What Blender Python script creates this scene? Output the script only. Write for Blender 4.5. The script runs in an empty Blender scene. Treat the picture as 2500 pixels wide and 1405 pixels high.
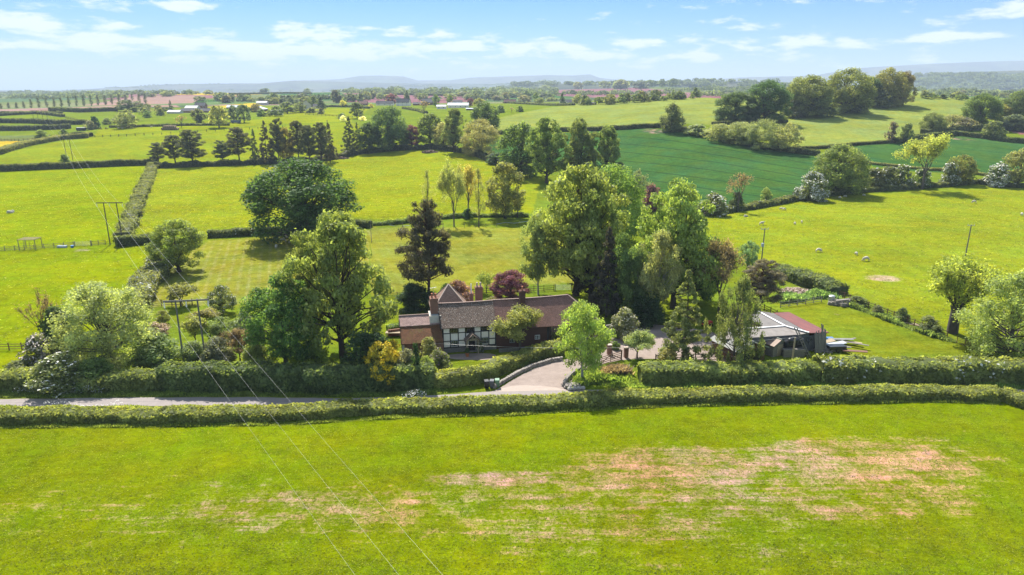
import bpy, bmesh, math, random
import numpy as np
from mathutils import Vector, Matrix, Euler

S = bpy.context.scene
COL = S.collection
H = 38.0                       # drone height over the lane
PITCH = math.radians(16.30)
F = 1667.0                     # focal length in pixels of the 2500 px wide photograph

# ---------------------------------------------------------------- camera
cd = bpy.data.cameras.new('camera'); cam = bpy.data.objects.new('camera', cd); COL.objects.link(cam)
cd.sensor_width = 36; cd.lens = 36*F/2500; cd.clip_start = 1; cd.clip_end = 90000
cam.location = (0, 0, H); cam.rotation_euler = (math.pi/2-PITCH, 0, 0)
S.camera = cam
# ---------------------------------------------------------------- light
SUN_EL, SUN_AZ = math.radians(51), math.radians(-16)     # azimuth from +Y towards +X: the sun stands ahead, a little left
w = bpy.data.worlds.new('World'); S.world = w; w.use_nodes = True
nt = w.node_tree; N = nt.nodes; L = nt.links
for n in list(N): N.remove(n)
out = N.new('ShaderNodeOutputWorld'); bg = N.new('ShaderNodeBackground'); bg.inputs[1].default_value = 0.125
sky = N.new('ShaderNodeTexSky'); sky.sky_type = 'NISHITA'; sky.sun_disc = False
sky.sun_elevation = SUN_EL; sky.sun_rotation = SUN_AZ; sky.air_density = 1.0; sky.dust_density = 0.3; sky.ozone_density = 1.6
tc = N.new('ShaderNodeTexCoord'); sep = N.new('ShaderNodeSeparateXYZ'); L.new(tc.outputs['Generated'], sep.inputs[0])
def wmath(op, a, b=None, clamp=False):
    m = N.new('ShaderNodeMath'); m.operation = op; m.use_clamp = clamp
    for i, v in enumerate((a, b)):
        if v is None: continue
        if isinstance(v, (int, float)): m.inputs[i].default_value = v
        else: L.new(v, m.inputs[i])
    return m.outputs[0]
# clouds: low cumulus banks, seen nearly edge-on just above the horizon
def wnoise(kx, kz, off, scale, detail, rough, dist=0.0):
    c = N.new('ShaderNodeCombineXYZ'); L.new(wmath('MULTIPLY', sep.outputs[0], kx), c.inputs[0]); L.new(wmath('MULTIPLY', sep.outputs[2], kz), c.inputs[1]); c.inputs[2].default_value = off
    n = N.new('ShaderNodeTexNoise'); n.inputs['Scale'].default_value = scale; n.inputs['Detail'].default_value = detail; n.inputs['Roughness'].default_value = rough; n.inputs['Distortion'].default_value = dist
    L.new(c.outputs[0], n.inputs[0]); return n.outputs[0]
def wrange(v, a, b, c=0.0, d=1.0):
    r = N.new('ShaderNodeMapRange'); r.interpolation_type = 'SMOOTHSTEP'; L.new(v, r.inputs[0]); r.inputs[1].default_value = a; r.inputs[2].default_value = b; r.inputs[3].default_value = c; r.inputs[4].default_value = d; return r.outputs[0]
puff = wnoise(17.0, 58.0, 5.2, 1.0, 9, .60, .1); bank = wnoise(2.6, 30.0, 4.6, 1.0, 3, .5)
side = wrange(sep.outputs[0], -.7, .7, .045, -.03); low = wrange(sep.outputs[2], .008, .05, -.05, .01); high = wrange(sep.outputs[2], .086, .122, 0, -.075)
cov = wmath('ADD', wmath('ADD', wmath('MULTIPLY', puff, .62), wmath('MULTIPLY', bank, .55)), wmath('ADD', wmath('ADD', side, low), high))
cm = wrange(cov, .590, .690)
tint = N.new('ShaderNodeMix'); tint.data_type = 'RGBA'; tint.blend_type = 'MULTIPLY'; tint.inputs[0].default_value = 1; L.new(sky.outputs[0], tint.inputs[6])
tr = N.new('ShaderNodeValToRGB'); tr.color_ramp.elements[0].color = (.26,.36,.48,1); tr.color_ramp.elements[1].color = (.105,.265,.455,1); tr.color_ramp.elements[1].position = .13; e3 = tr.color_ramp.elements.new(.42); e3.color = (1.4,1.2,.95,1); L.new(sep.outputs[2], tr.inputs[0]); L.new(tr.outputs[0], tint.inputs[7])  # last stop: sky above the view is brightened and warmed as added fill light
mixc = N.new('ShaderNodeMix'); mixc.data_type = 'RGBA'; mixc.inputs[7].default_value = (4.3, 4.45, 4.7, 1)
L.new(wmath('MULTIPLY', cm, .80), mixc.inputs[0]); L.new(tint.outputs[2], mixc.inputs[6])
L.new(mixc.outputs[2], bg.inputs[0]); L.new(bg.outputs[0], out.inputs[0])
sd = bpy.data.lights.new('sun', 'SUN'); sd.energy = 4.6; sd.angle = math.radians(0.5); sd.color = (1.0, 0.955, 0.88)
sun = bpy.data.objects.new('sun', sd); COL.objects.link(sun)
sdir = Vector((math.sin(SUN_AZ)*math.cos(SUN_EL), math.cos(SUN_AZ)*math.cos(SUN_EL), math.sin(SUN_EL)))
sun.rotation_euler = (-sdir).to_track_quat('-Z', 'Y').to_euler(); sun.location = sdir*300
S.view_settings.view_transform = 'Standard'; S.view_settings.look = 'None'; S.view_settings.gamma = 1; S.view_settings.exposure = 1.14
try: S.cycles.volume_bounces = 0; S.cycles.volume_step_rate = 5
except Exception: pass

# ---------------------------------------------------------------- pixel -> world
def raydir(px, py):
    u, v = (px-1250)/F, (702.5-py)/F
    return np.array((u, math.cos(PITCH)+v*math.sin(PITCH), -math.sin(PITCH)+v*math.cos(PITCH)))
def at_z(px, py, z=0.0):
    """the point of a level plane that shows at a pixel"""
    d = raydir(px, py); t = (z-H)/d[2]; return Vector((d[0]*t, d[1]*t, z))
def at_y(px, py, Y):
    d = raydir(px, py); t = Y/d[1]; return Vector((d[0]*t, Y, H+d[2]*t))
# terrain: control points (px, py, depth) -> smooth surface, level near the farm
CP = []
for y in (30, 60, 100, 150, 200):
    for a in (-1.1, -.7, -.35, 0, .35, .7, 1.1): CP.append((y*math.tan(a) if a < 1 else y*1.9, y, 0))
def cp(px, py, Y):
    p = at_y(px, py, Y); CP.append((p.x, p.y, p.z))
for px, py, Y in [(0,500,232),(300,480,243),(600,470,256),(900,450,275),(1200,440,285),(0,418,345),(400,404,360),(700,396,372),(900,376,400),(1060,372,395),(1200,384,372),
    (-300,420,345),(0,375,385),(150,340,470),(413,316,500),(650,308,520),(850,305,520),(100,310,580),(-300,330,560),(0,290,640),(300,290,640),(600,285,640),(900,300,560),(1100,300,520),
    (0,278,740),(-400,278,740),(300,272,780),(480,272,790),(700,272,760),(980,266,790),(1115,268,760),(1250,268,720),(0,268,900),(300,259,1000),(-400,268,900),
    (560,248,1150),(620,233,1700),(450,234,1600),(250,240,1500),(0,246,1500),(-400,246,1500),(850,246,1150),(850,233,1500),(1000,249,1200),(1000,231,1600),(1180,249,1150),(1250,246,1300),
    (1400,246,1150),(1400,226,1900),(1700,226,1900),(1600,214,2400),(1300,222,2100),(1100,220,2600),
    (1230,326,450),(1215,345,415),(1350,300,500),(1220,284,560),(1350,263,640),(1500,300,455),(1550,262,560),(1700,241,640),(1610,304,420),(1760,302,425),(1600,318,398),(1530,400,325),
    (1750,400,312),(1750,480,252),(1960,372,345),(1850,295,440),(2070,272,490),(2000,300,440),(2230,226,590),(2130,252,540),(2350,246,580),(1900,256,540),(2180,345,375),(2060,340,380),(2400,300,450),
    (2500,345,380),(2350,332,395),(2110,400,315),(2300,410,306),(2500,400,318),(2100,455,268),(2400,448,272),(2800,440,280),(2800,330,400),(2700,280,560),(1950,478,252),(1720,512,232),
    (2250,235,1000),(2400,238,1100),(1950,236,1100),(2700,250,1000),(2400,226,1900),(2000,222,2300),(2700,228,1800)]: cp(px, py, Y)
for Y in (3600, 6000, 12000, 40000):
    for a in (-1.2, -.8, -.4, 0, .4, .8, 1.2): CP.append((Y*math.tan(a*.8), Y, {3600:8, 6000:-5, 12000:-15, 40000:-20}[Y]))
CP = np.array(CP)
def _pol(x, y): return np.stack([np.arctan2(x, y)*1.6, np.log(np.hypot(x, y))], -1)
_P = _pol(CP[:,0], CP[:,1]); _c = 0.03
def _k(A, B):
    d2 = ((A[:,None,:]-B[None,:,:])**2).sum(-1); return np.sqrt(d2+_c*_c)
_W = np.linalg.solve(_k(_P, _P)+np.eye(len(_P))*-0.004, CP[:,2])
def zt(x, y):
    x = np.atleast_1d(np.asarray(x, float)); y = np.atleast_1d(np.asarray(y, float)); sh = x.shape
    x = x.ravel(); y = y.ravel(); o = np.empty(len(x))
    for i in range(0, len(x), 40000): o[i:i+40000] = _k(_pol(x[i:i+40000], y[i:i+40000]), _P) @ _W
    D = np.hypot(x, y); s = np.clip((D-195)/70, 0, 1); s = s*s*(3-2*s)
    far = np.clip((D-1100)/1500, 0, 1)
    o = o*s + far*(4*np.sin(x/310+1.3)*np.sin(y/420)+2.2*np.sin(x/140+y/230))
    return o.reshape(sh)
_Y = 30*1.004**np.arange(1700)
def hit(px, py):
    """first point of the ground that shows at a pixel"""
    d = raydir(px, py)
    Y = _Y if d[1] > 0 else _Y; t = Y/d[1]; z = H+d[2]*t; g = zt(d[0]*t, Y)
    k = np.nonzero(z <= g)[0]
    if not len(k): i = len(Y)-1; return Vector((d[0]*t[i], Y[i], g[i]))
    i = k[0]
    if i == 0: return at_z(px, py, 0)
    a = (z[i-1]-g[i-1])/((z[i-1]-g[i-1])-(z[i]-g[i])); yy = Y[i-1]+a*(Y[i]-Y[i-1]); tt = yy/d[1]
    return Vector((d[0]*tt, yy, H+d[2]*tt))
def gz(x, y): return float(zt(x, y)[0])
def lin(c):
    """sRGB 0-255 -> linear"""
    return tuple((v/255/12.92 if v/255 <= .04045 else ((v/255+.055)/1.055)**2.4) for v in c)

# ---------------------------------------------------------------- shared helpers
def tag(o, label=None, cat=None, group=None, kind=None):
    if label: o['label'] = label
    if cat: o['category'] = cat
    if group: o['group'] = group
    if kind: o['kind'] = kind
    return o
def link(o, parent=None):
    COL.objects.link(o)
    if parent is not None: o.parent = parent
    return o
def empty(name, loc, rz=0):
    o = bpy.data.objects.new(name, None); o.location = loc; o.rotation_euler = (0, 0, rz); o.empty_display_size = .5
    return link(o)
def mesh_np(name, V, Fq, mat=None, v=None, smooth=False):
    """a mesh of quads from numpy arrays, with an optional value per face"""
    me = bpy.data.meshes.new(name); V = np.ascontiguousarray(V, dtype=np.float32); Fq = np.ascontiguousarray(Fq, dtype=np.int32)
    me.vertices.add(len(V)); me.vertices.foreach_set('co', V.ravel())
    me.loops.add(Fq.size); me.loops.foreach_set('vertex_index', Fq.ravel())
    me.polygons.add(len(Fq)); me.polygons.foreach_set('loop_start', np.arange(len(Fq), dtype=np.int32)*4)
    if smooth: me.polygons.foreach_set('use_smooth', np.ones(len(Fq), dtype=bool))
    me.update(calc_edges=True)
    if v is not None:
        a = me.attributes.new('v', 'FLOAT', 'FACE'); a.data.foreach_set('value', np.asarray(v, dtype=np.float32))
    if mat: me.materials.append(mat)
    return me
MATS = {}
class NT:
    """tiny node helper"""
    def __init__(s, name):
        s.m = bpy.data.materials.new(name); s.m.use_nodes = True; s.t = s.m.node_tree; s.N = s.t.nodes; s.L = s.t.links
        s.b = s.N['Principled BSDF']; s.o = s.N['Material Output']; MATS[name] = s.m
        s.b.inputs['Roughness'].default_value = .85; s.b.inputs['Specular IOR Level'].default_value = .25
    def put(s, sock, v):
        if isinstance(v, bpy.types.NodeSocket): s.L.new(v, sock)
        elif isinstance(v, (tuple, list)) and len(v) == 3 and sock.type == 'RGBA': sock.default_value = (*v, 1)
        else: sock.default_value = v
    def math(s, op, a, b=0.0, clamp=False):
        n = s.N.new('ShaderNodeMath'); n.operation = op; n.use_clamp = clamp; s.put(n.inputs[0], a); s.put(n.inputs[1], b); return n.outputs[0]
    def mix(s, f, a, b, mode='MIX'):
        n = s.N.new('ShaderNodeMix'); n.data_type = 'RGBA'; n.blend_type = mode; n.clamp_factor = True
        s.put(n.inputs[0], f); s.put(n.inputs[6], a); s.put(n.inputs[7], b); return n.outputs[2]
    def coord(s, which='Object', scale=(1,1,1), rot=(0,0,0)):
        t = s.N.new('ShaderNodeTexCoord'); m = s.N.new('ShaderNodeMapping'); m.inputs['Scale'].default_value = scale; m.inputs['Rotation'].default_value = rot
        s.L.new(t.outputs[which], m.inputs[0]); return m.outputs[0]
    def noise(s, vec, scale, detail=3, rough=.55, dist=0):
        n = s.N.new('ShaderNodeTexNoise'); s.L.new(vec, n.inputs[0]); n.inputs['Scale'].default_value = scale; n.inputs['Detail'].default_value = detail
        n.inputs['Roughness'].default_value = rough; n.inputs['Distortion'].default_value = dist; return n.outputs[0]
    def rng(s, v, a, b, c=0.0, d=1.0, smooth=False):
        n = s.N.new('ShaderNodeMapRange'); s.put(n.inputs[0], v); n.inputs[1].default_value = a; n.inputs[2].default_value = b; n.inputs[3].default_value = c; n.inputs[4].default_value = d
        if smooth: n.interpolation_type = 'SMOOTHSTEP'
        return n.outputs[0]
    def attr(s, name, kind='GEOMETRY'):
        n = s.N.new('ShaderNodeAttribute'); n.attribute_name = name; n.attribute_type = kind; return n
    def bump(s, h, strength=.4, dist=.1):
        n = s.N.new('ShaderNodeBump'); n.inputs['Strength'].default_value = strength; n.inputs['Distance'].default_value = dist; s.L.new(h, n.inputs['Height']); s.L.new(n.outputs[0], s.b.inputs['Normal'])
    def base(s, c): s.put(s.b.inputs['Base Color'], c)
# ---------------------------------------------------------------- the ground: one sheet to the horizon
az = np.radians(np.concatenate([np.linspace(-75, -44, 60, endpoint=False), np.linspace(-44, 44, 760), np.linspace(44.2, 75, 60)]))
rr = 18*1.0098**np.arange(800)
rr = rr[rr < 42000]
A, R = np.meshgrid(az, rr, indexing='ij'); X = R*np.sin(A); Yg = R*np.cos(A); Z = zt(X, Yg)
na, nr = A.shape
idx = np.arange(na*nr).reshape(na, nr)
Fq = np.stack([idx[:-1,:-1], idx[1:,:-1], idx[1:,1:], idx[:-1,1:]], -1).reshape(-1, 4)[:, ::-1]
GV = np.stack([X.ravel(), Yg.ravel(), Z.ravel()], -1)
gx, gy = GV[:,0], GV[:,1]
G = {  # real grass and crop colours
 'grass': (.125,.165,.010), 'near': (.135,.172,.001), 'left': (.165,.205,.002), 'gold': (.180,.205,.006), 'sheep': (.175,.205,.008), 'wheat': (.044,.100,.018),
 'pale': (.180,.210,.035), 'mown': (.185,.190,.018), 'soil': (.43,.215,.15), 'red': (.20,.095,.082), 'brown': (.26,.165,.105), 'rape': (.42,.30,.02), 'yel': (.26,.225,.006),
 'straw': (.26,.235,.085), 'dirt': (.36,.24,.15), 'lawn': (.145,.175,.008), 'farg': (.120,.145,.035), 'wood': (.05,.075,.03)}
base = np.tile(np.array(G['farg']), (len(GV), 1)); alt = np.tile(np.array(G['grass'])*.8, (len(GV), 1)); msk = np.zeros((len(GV), 3))
msk[:,0] = .3
D = np.hypot(gx, gy)
near = D < 1000; base[near] = G['grass']; alt[near] = G['straw']
# patchwork beyond: nearest of scattered seeds gives each far field its own crop
rs = np.random.RandomState(4)
sa = rs.uniform(-.95, .95, 420); sr = np.exp(rs.uniform(math.log(850), math.log(16000), 420)); sx, sy = sr*np.sin(sa), sr*np.cos(sa)
pal = [G['farg'], (.10,.15,.04), (.13,.15,.05), G['grass'], (.075,.12,.04), G['red'], G['wheat'], (.16,.17,.06), (.06,.09,.035), (.21,.15,.09)]
sc = np.array([pal[i] for i in rs.choice(len(pal), 420, p=[.2,.14,.14,.1,.12,.05,.07,.06,.08,.04])])
fi = np.nonzero(~near)[0]
for i in range(0, len(fi), 20000):
    j = fi[i:i+20000]; PA = np.stack([np.arctan2(gx[j], gy[j])*1.3, np.log(D[j])], -1); PS = np.stack([sa*1.3, np.log(sr)], -1)
    k = ((PA[:,None]-PS[None])**2*np.array([1, 1.6])).sum(-1).argmin(1); base[j] = sc[k]; alt[j] = sc[k]*.75
def inpoly(P, x, y):
    r = np.zeros(len(x), bool); n = len(P)
    for i in range(n):
        x1, y1 = P[i]; x2, y2 = P[(i+1) % n]
        c = ((y1 > y) != (y2 > y)); r ^= c & (x < (x2-x1)*(y-y1)/((y2-y1) if y2 != y1 else 1e-9)+x1)
    return r
def field(poly, b, a='grass', w=.3, mow=0, tram=0):
    P = [hit(*p) for p in poly]; P = [(p.x, p.y) for p in P]
    m = inpoly(P, gx, gy); base[m] = G[b]; alt[m] = G[a]; msk[m] = (w, mow, tram); return m
field([(-700,1043),(300,1043),(700,1035),(1250,1010),(1700,986),(2300,976),(3100,970),(3300,1400),(3300,2600),(1250,2900),(-1200,2600),(-1200,1400)], 'near', 'soil', .0)
field([(-500,420),(365,402),(300,592),(-500,640)], 'left', 'yel', .42)
field([(-500,640),(385,592),(390,640),(300,760),(200,900),(-500,980)], 'left', 'yel', .36)
field([(383,408),(600,402),(900,372),(1080,366),(1200,385),(1320,440),(1300,520),(1000,545),(860,530),(640,568),(330,575)], 'gold', 'yel', .40)
field([(510,590),(760,572),(905,560),(900,690),(600,745),(370,750),(390,655)], 'mown', 'straw', .38, mow=1)
field([(905,556),(1290,556),(1500,560),(1480,690),(1180,700),(905,725)], 'mown', 'straw', .36, mow=.3)
field([(1720,520),(1950,485),(2500,455),(3000,448),(3100,800),(2480,860),(2060,715),(1900,655),(1780,640),(1700,560)], 'sheep', 'straw', .25)
field([(1850,740),(1920,722),(2060,730),(2440,862),(2300,885),(1960,880)], 'lawn', 'straw', .34)
field([(-300,425),(0,378),(150,345),(230,336),(500,318),(860,300),(900,330),(900,372),(600,398),(380,402)], 'sheep', 'gold', .4)
field([(-400,345),(90,345),(0,372),(-400,420)], 'rape', 'yel', .5)
field([(-400,338),(100,330),(90,345),(-400,346)], 'farg', 'straw', .4)
field([(230,334),(500,316),(860,298),(860,285),(500,298),(240,318)], 'gold', 'sheep', .4)
field([(-500,281),(270,271),(290,261),(440,262),(430,257),(280,259),(0,267),(-500,269)], 'brown', 'soil', .5)
field([(1195,345),(1440,318),(1600,314),(1760,342),(1980,378),(2060,400),(2105,440),(1960,482),(1720,512),(1560,470),(1450,400),(1195,388)], 'wheat', 'soil', .06, tram=1)
field([(2085,358),(2190,345),(2350,330),(2700,350),(2700,420),(2420,425),(2200,418),(2095,400)], 'wheat', 'soil', .06, tram=.6)
field([(2440,316),(2700,310),(2700,335),(2500,330)], 'red', 'soil', .3)
field([(1205,292),(1350,262),(1700,238),(1780,243),(1900,240),(2230,222),(2360,245),(2400,300),(2190,342),(1970,362),(1760,306),(1600,304),(1440,310),(1215,326)], 'pale', 'straw', .45)
for P, b in [([(200,258),(330,236),(500,234),(470,252),(300,258)], 'brown'), ([(430,232),(480,226),(640,223),(640,231),(560,234)], 'rape'), ([(500,262),(620,252),(640,258),(620,266)], 'rape'),
             ([(650,240),(700,228),(830,226),(850,236),(800,246)], 'wheat'), ([(830,250),(850,230),(960,229),(1140,234),(1190,246),(1100,252)], 'red'),
             ([(1360,234),(1370,216),(1560,216),(1760,228),(1760,242),(1500,240)], 'red'), ([(1660,226),(1720,213),(1860,216),(1840,226)], 'farg'), ([(630,262),(900,266),(880,290),(640,290)], 'gold')]:
    field(P, b, 'grass' if b in ('wheat','farg') else 'soil', .3)
# bare soil showing through the thin crop in the near field
def blob(px, py, ax, ay, amt, rot=0, a=None, lim=None):
    c = at_z(px, py, 0); u = (gx-c.x); v = (gy-c.y); cr, sr_ = math.cos(rot), math.sin(rot)
    q = ((u*cr+v*sr_)/ax)**2 + ((-u*sr_+v*cr)/ay)**2; f = np.clip(1.25-q, 0, 1)*amt*1.22
    if a is not None: alt[f > .02] = G[a]
    msk[:,0] = np.maximum(msk[:,0], f) if lim is None else np.where(f > 0, np.maximum(msk[:,0], f), msk[:,0])
for px, py, ax, ay, am in [(2100,1125,18,6.5,.72),(1640,1150,16,7,.68),(1950,1180,26,10,.58),(900,1240,28,5.5,.56),(1450,1250,30,8,.54),(650,1260,16,4,.50),(1250,1170,14,2.5,.62),(400,1250,30,8,.42),(1700,1330,30,5,.40),(2150,1130,9.5,3.3,.74),(1950,1105,7,2.5,.62),(2260,1080,5,1.8,.5),(1700,1130,7,2.6,.56),(1560,1110,5,1.5,.5),(1320,1175,5.5,1.0,.56),(1500,1180,7,1.4,.5),(1700,1185,6,1.5,.5),
    (2300,1150,6,2.2,.52),(1180,1190,6,1.0,.42),(1720,1255,6,1.3,.44),(1620,1250,3,.7,.55),(660,1235,4,1.6,.50),(650,1275,4,.7,.52),(850,1250,7,1.4,.42),(1130,1245,7,1.6,.44),(380,1275,6,1.6,.34),(2230,1210,4,1.0,.5),
    (2340,1055,4,.6,.44),(1000,1210,8,.8,.36),(2000,1160,10,2.6,.52),(1850,1240,7,.8,.42),(1200,1300,6,1.2,.34),(1640,1080,6,1.4,.38),(2100,1280,6,1.2,.36),(2340,1135,6,.6,.5)]: blob(px, py, ax, ay, am, .03)
for px, py, ax, ay, am in [(2155,680,4.6,3.2,.95),(200,612,2.5,2.6,.8),(1955,715,4.5,5,.8),(2045,768,1.0,.6,.7)]: blob(px, py, ax, ay, am, 0, 'dirt', 1)
for px, py in [(1605,323),(1590,318),(2350,340)]:
    c = hit(px, py); f = np.clip(1.2-((gx-c.x)/9)**2-((gy-c.y)/7)**2, 0, 1); msk[:,0] = np.maximum(msk[:,0], f*.75)
gm = bpy.data.meshes.new('ground'); gm = mesh_np('ground', GV, Fq, None, smooth=True)
for nm, arr in (('fbase', base), ('falt', alt), ('fmask', msk)):
    a = gm.attributes.new(nm, 'FLOAT_COLOR', 'POINT'); a.data.foreach_set('color', np.concatenate([arr, np.ones((len(arr), 1))], 1).astype(np.float32).ravel())
m = NT('ground_mat'); v = m.coord('Object')
fb, fa, fm = m.attr('fbase').outputs['Color'], m.attr('falt').outputs['Color'], m.attr('fmask').outputs['Color']
sp = m.N.new('ShaderNodeSeparateColor'); m.L.new(fm, sp.inputs[0])
streak = m.noise(m.coord('Object', (.11, 1.1, 1), (0,0,.05)), 1.0, 8, .72)         # drill rows run along the lane
mott = m.noise(v, .35, 7, .70, .3); fine = m.noise(v, 2.6, 5, .75); big = m.noise(v, .035, 3, .5); cell = m.noise(v, .9, 4, .8)
mm = m.math('ADD', m.math('MULTIPLY', streak, .38), m.math('ADD', m.math('MULTIPLY', mott, .34), m.math('MULTIPLY', fine, .28)))
mm = m.math('ADD', m.math('MULTIPLY', mm, 2.2), -.62)
thr = m.math('SUBTRACT', .80, m.math('MULTIPLY', sp.outputs[0], .52))
k = m.math('DIVIDE', m.math('SUBTRACT', mm, thr), .28, True)
c = m.mix(m.math('MULTIPLY', k, .88), fb, fa)
# mowing stripes and tramlines
wv = m.N.new('ShaderNodeTexWave'); wv.inputs['Scale'].default_value = .16; wv.inputs['Distortion'].default_value = 1.1; wv.inputs['Detail'].default_value = 3; m.L.new(m.coord('Object', (1,1,1), (0,0,-.32)), wv.inputs[0])
c = m.mix(m.math('MULTIPLY', m.math('MULTIPLY', m.rng(wv.outputs[1], .45, .95), m.rng(mott, .35, .6)), m.math('MULTIPLY', sp.outputs[1], .24)), c, (.34,.29,.13))
w2 = m.N.new('ShaderNodeTexWave'); w2.inputs['Scale'].default_value = .020; w2.inputs['Distortion'].default_value = .25; w2.inputs['Detail'].default_value = 1; m.L.new(m.coord('Object', (1,1,1), (0,0,-.8)), w2.inputs[0])
w3 = m.N.new('ShaderNodeTexWave'); w3.inputs['Scale'].default_value = .15; w3.inputs['Distortion'].default_value = .25; w3.inputs['Detail'].default_value = 1; m.L.new(m.coord('Object', (1,1,1), (0,0,-.8)), w3.inputs[0])
c = m.mix(m.math('MULTIPLY', m.rng(w2.outputs[1], .975, .995), m.math('MULTIPLY', sp.outputs[2], .7)), c, (.012,.035,.012))
c = m.mix(m.math('MULTIPLY', m.rng(w3.outputs[1], .7, 1), m.math('MULTIPLY', sp.outputs[2], .18)), c, (.02,.06,.02))
val = m.math('ADD', m.math('MULTIPLY', m.rng(fine, .3, .7, -1, 1), .26), m.math('MULTIPLY', m.rng(mott, .36, .64, -1, 1), .17))
val = m.math('ADD', val, m.math('MULTIPLY', m.rng(big, .35, .65, -1, 1), .12)); val = m.math('ADD', val, m.math('MULTIPLY', m.rng(cell, .35, .65, -1, 1), .15)); val = m.math('ADD', val, m.math('MULTIPLY', m.rng(streak, .3, .7, -1, 1), .13)); val = m.math('ADD', val, m.math('MULTIPLY', m.rng(m.noise(v, 9, 3, .7), .3, .7, -1, 1), .16)); val = m.math('ADD', val, 1.02)
hs = m.N.new('ShaderNodeHueSaturation'); m.L.new(c, hs.inputs['Color']); m.L.new(val, hs.inputs['Value']); m.L.new(m.rng(m.noise(v, .12, 5, .7), .35, .65, .482, .512), hs.inputs['Hue'])
tuft = m.rng(m.noise(v, .55, 5, .75), .56, .68, 0, .45); m.base(m.mix(tuft, m.mix(m.rng(m.noise(v, .06, 4, .6), .42, .62, 0, .40), hs.outputs[0], m.mix(1.0, hs.outputs[0], (.82,.96,2.2), 'MULTIPLY')), m.mix(1.0, hs.outputs[0], (.45,.62,1.6), 'MULTIPLY'))); m.b.inputs['Roughness'].default_value = .95; m.b.inputs['Specular IOR Level'].default_value = .0
m.bump(m.math('ADD', fine, m.math('MULTIPLY', cell, .6)), .8, .3)
gm.materials.append(m.m)
ground = link(bpy.data.objects.new('ground', gm)); tag(ground, kind='structure')
# ---------------------------------------------------------------- far hills: long real ridges
hm = NT('hill_mat'); hv = hm.coord('Object'); hn = hm.noise(hv, .004, 6, .65); hp = hm.noise(hv, .0012, 2)
hm.base(hm.mix(hm.rng(hn, .42, .60), (.022,.036,.028), hm.mix(hm.rng(hp, .4, .6), (.07,.10,.045), (.09,.09,.055)))); hm.b.inputs['Roughness'].default_value = 1
RIDGES = []
def ridge(name, prof, Y, thick, seed=0, rough=1.0, basez=-30):
    rs_ = np.random.RandomState(seed); n = 420; m_ = 26
    xs = np.linspace(prof[0][0], prof[-1][0], n); ys = np.interp(xs, [p[0] for p in prof], [p[1] for p in prof])
    P = np.array([tuple(at_y(a, b, Y)) for a, b in zip(xs, ys)]); nz = np.zeros(n)
    for k in (6, 13, 29, 61, 120, 200): nz += np.sin(np.linspace(0, k*math.pi, n)+rs_.uniform(0, 6))*rs_.uniform(.5, 1)/k**.55
    top = P[:,2]-basez; amp = Y/F*1.3*rough
    V = []
    for j in range(m_):
        t = j/(m_-1)*2-1; s = (math.cos(t*math.pi)+1)/2
        wob = np.sin(P[:,0]/Y*30+j*.7)*.05+np.sin(P[:,0]/Y*77+j*1.9)*.03
        V.append(np.stack([P[:,0]*(1+t*thick/Y*.5), np.full(n, Y)+t*thick, basez+top*np.clip(s*(1+wob*(1-s)*2), 0, 1)+nz*amp*s], -1))
    V = np.stack(V, 1).reshape(-1, 3); ii = np.arange(n*m_).reshape(n, m_)
    Q = np.stack([ii[:-1,:-1], ii[1:,:-1], ii[1:,1:], ii[:-1,1:]], -1).reshape(-1, 4)
    o = link(bpy.data.objects.new(name, mesh_np(name, V, Q, hm.m, smooth=True))); tag(o, kind='structure'); RIDGES.append((V, Q, Y)); return o
ridge('hills', [(-900,228),(-200,220),(0,221),(150,222),(260,216),(400,207),(520,205),(640,204),(720,197),(800,199),(1000,204),(1300,206),(1500,203),(1800,207),(2200,208),(2600,204),(3200,206)], 7500, 1700, 1, .5)
ridge('hills', [(600,225),(730,197),(830,194),(880,186),(930,185),(985,187),(1020,197),(1100,196),(1150,190),(1250,187),(1330,184),(1400,185),(1440,182),(1465,191),(1560,200),(1700,215)], 11000, 2300, 2, .35)
ridge('hills', [(1500,215),(1800,190),(1990,185),(2080,168),(2150,163),(2260,157),(2400,151),(2600,146),(3200,150)], 9500, 2000, 3, .2)
ridge('hills', [(2100,232),(2200,185),(2290,180),(2380,175),(2470,173),(2600,172),(3200,180)], 3600, 900, 4, 1.1)
ridge('hills', [(-900,226),(-200,228),(0,224),(60,226),(160,229),(300,238),(420,246)], 3000, 700, 5, 1.0)
ridge('hills', [(1180,236),(1230,212),(1270,201),(1330,201),(1500,214),(1600,226)], 3600, 500, 6, .8)
ridge('hills', [(1280,232),(1340,207),(1500,204),(1700,199),(1900,200),(2100,212),(2260,236)], 2900, 450, 8, .6)
# ---------------------------------------------------------------- air
hb = bmesh.new(); bmesh.ops.create_cube(hb, size=1)
for vv in hb.verts: vv.co = Vector((vv.co.x*90000, (vv.co.y+.5)*45000-1200, (vv.co.z+.5)*480-45))
hme = bpy.data.meshes.new('haze'); hb.to_mesh(hme); hb.free()
hz = bpy.data.materials.new('haze_mat'); hz.use_nodes = True; hz.node_tree.nodes.remove(hz.node_tree.nodes['Principled BSDF'])
pv = hz.node_tree.nodes.new('ShaderNodeVolumePrincipled'); pv.inputs['Color'].default_value = (.70,.83,1,1); pv.inputs['Density'].default_value = .00012; pv.inputs['Anisotropy'].default_value = 0.0
hz.node_tree.links.new(pv.outputs[0], hz.node_tree.nodes['Material Output'].inputs['Volume']); hme.materials.append(hz)
haze = link(bpy.data.objects.new('haze', hme)); tag(haze, 'pale blue summer haze lying over the far hills and fields', 'haze', kind='stuff')
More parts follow.
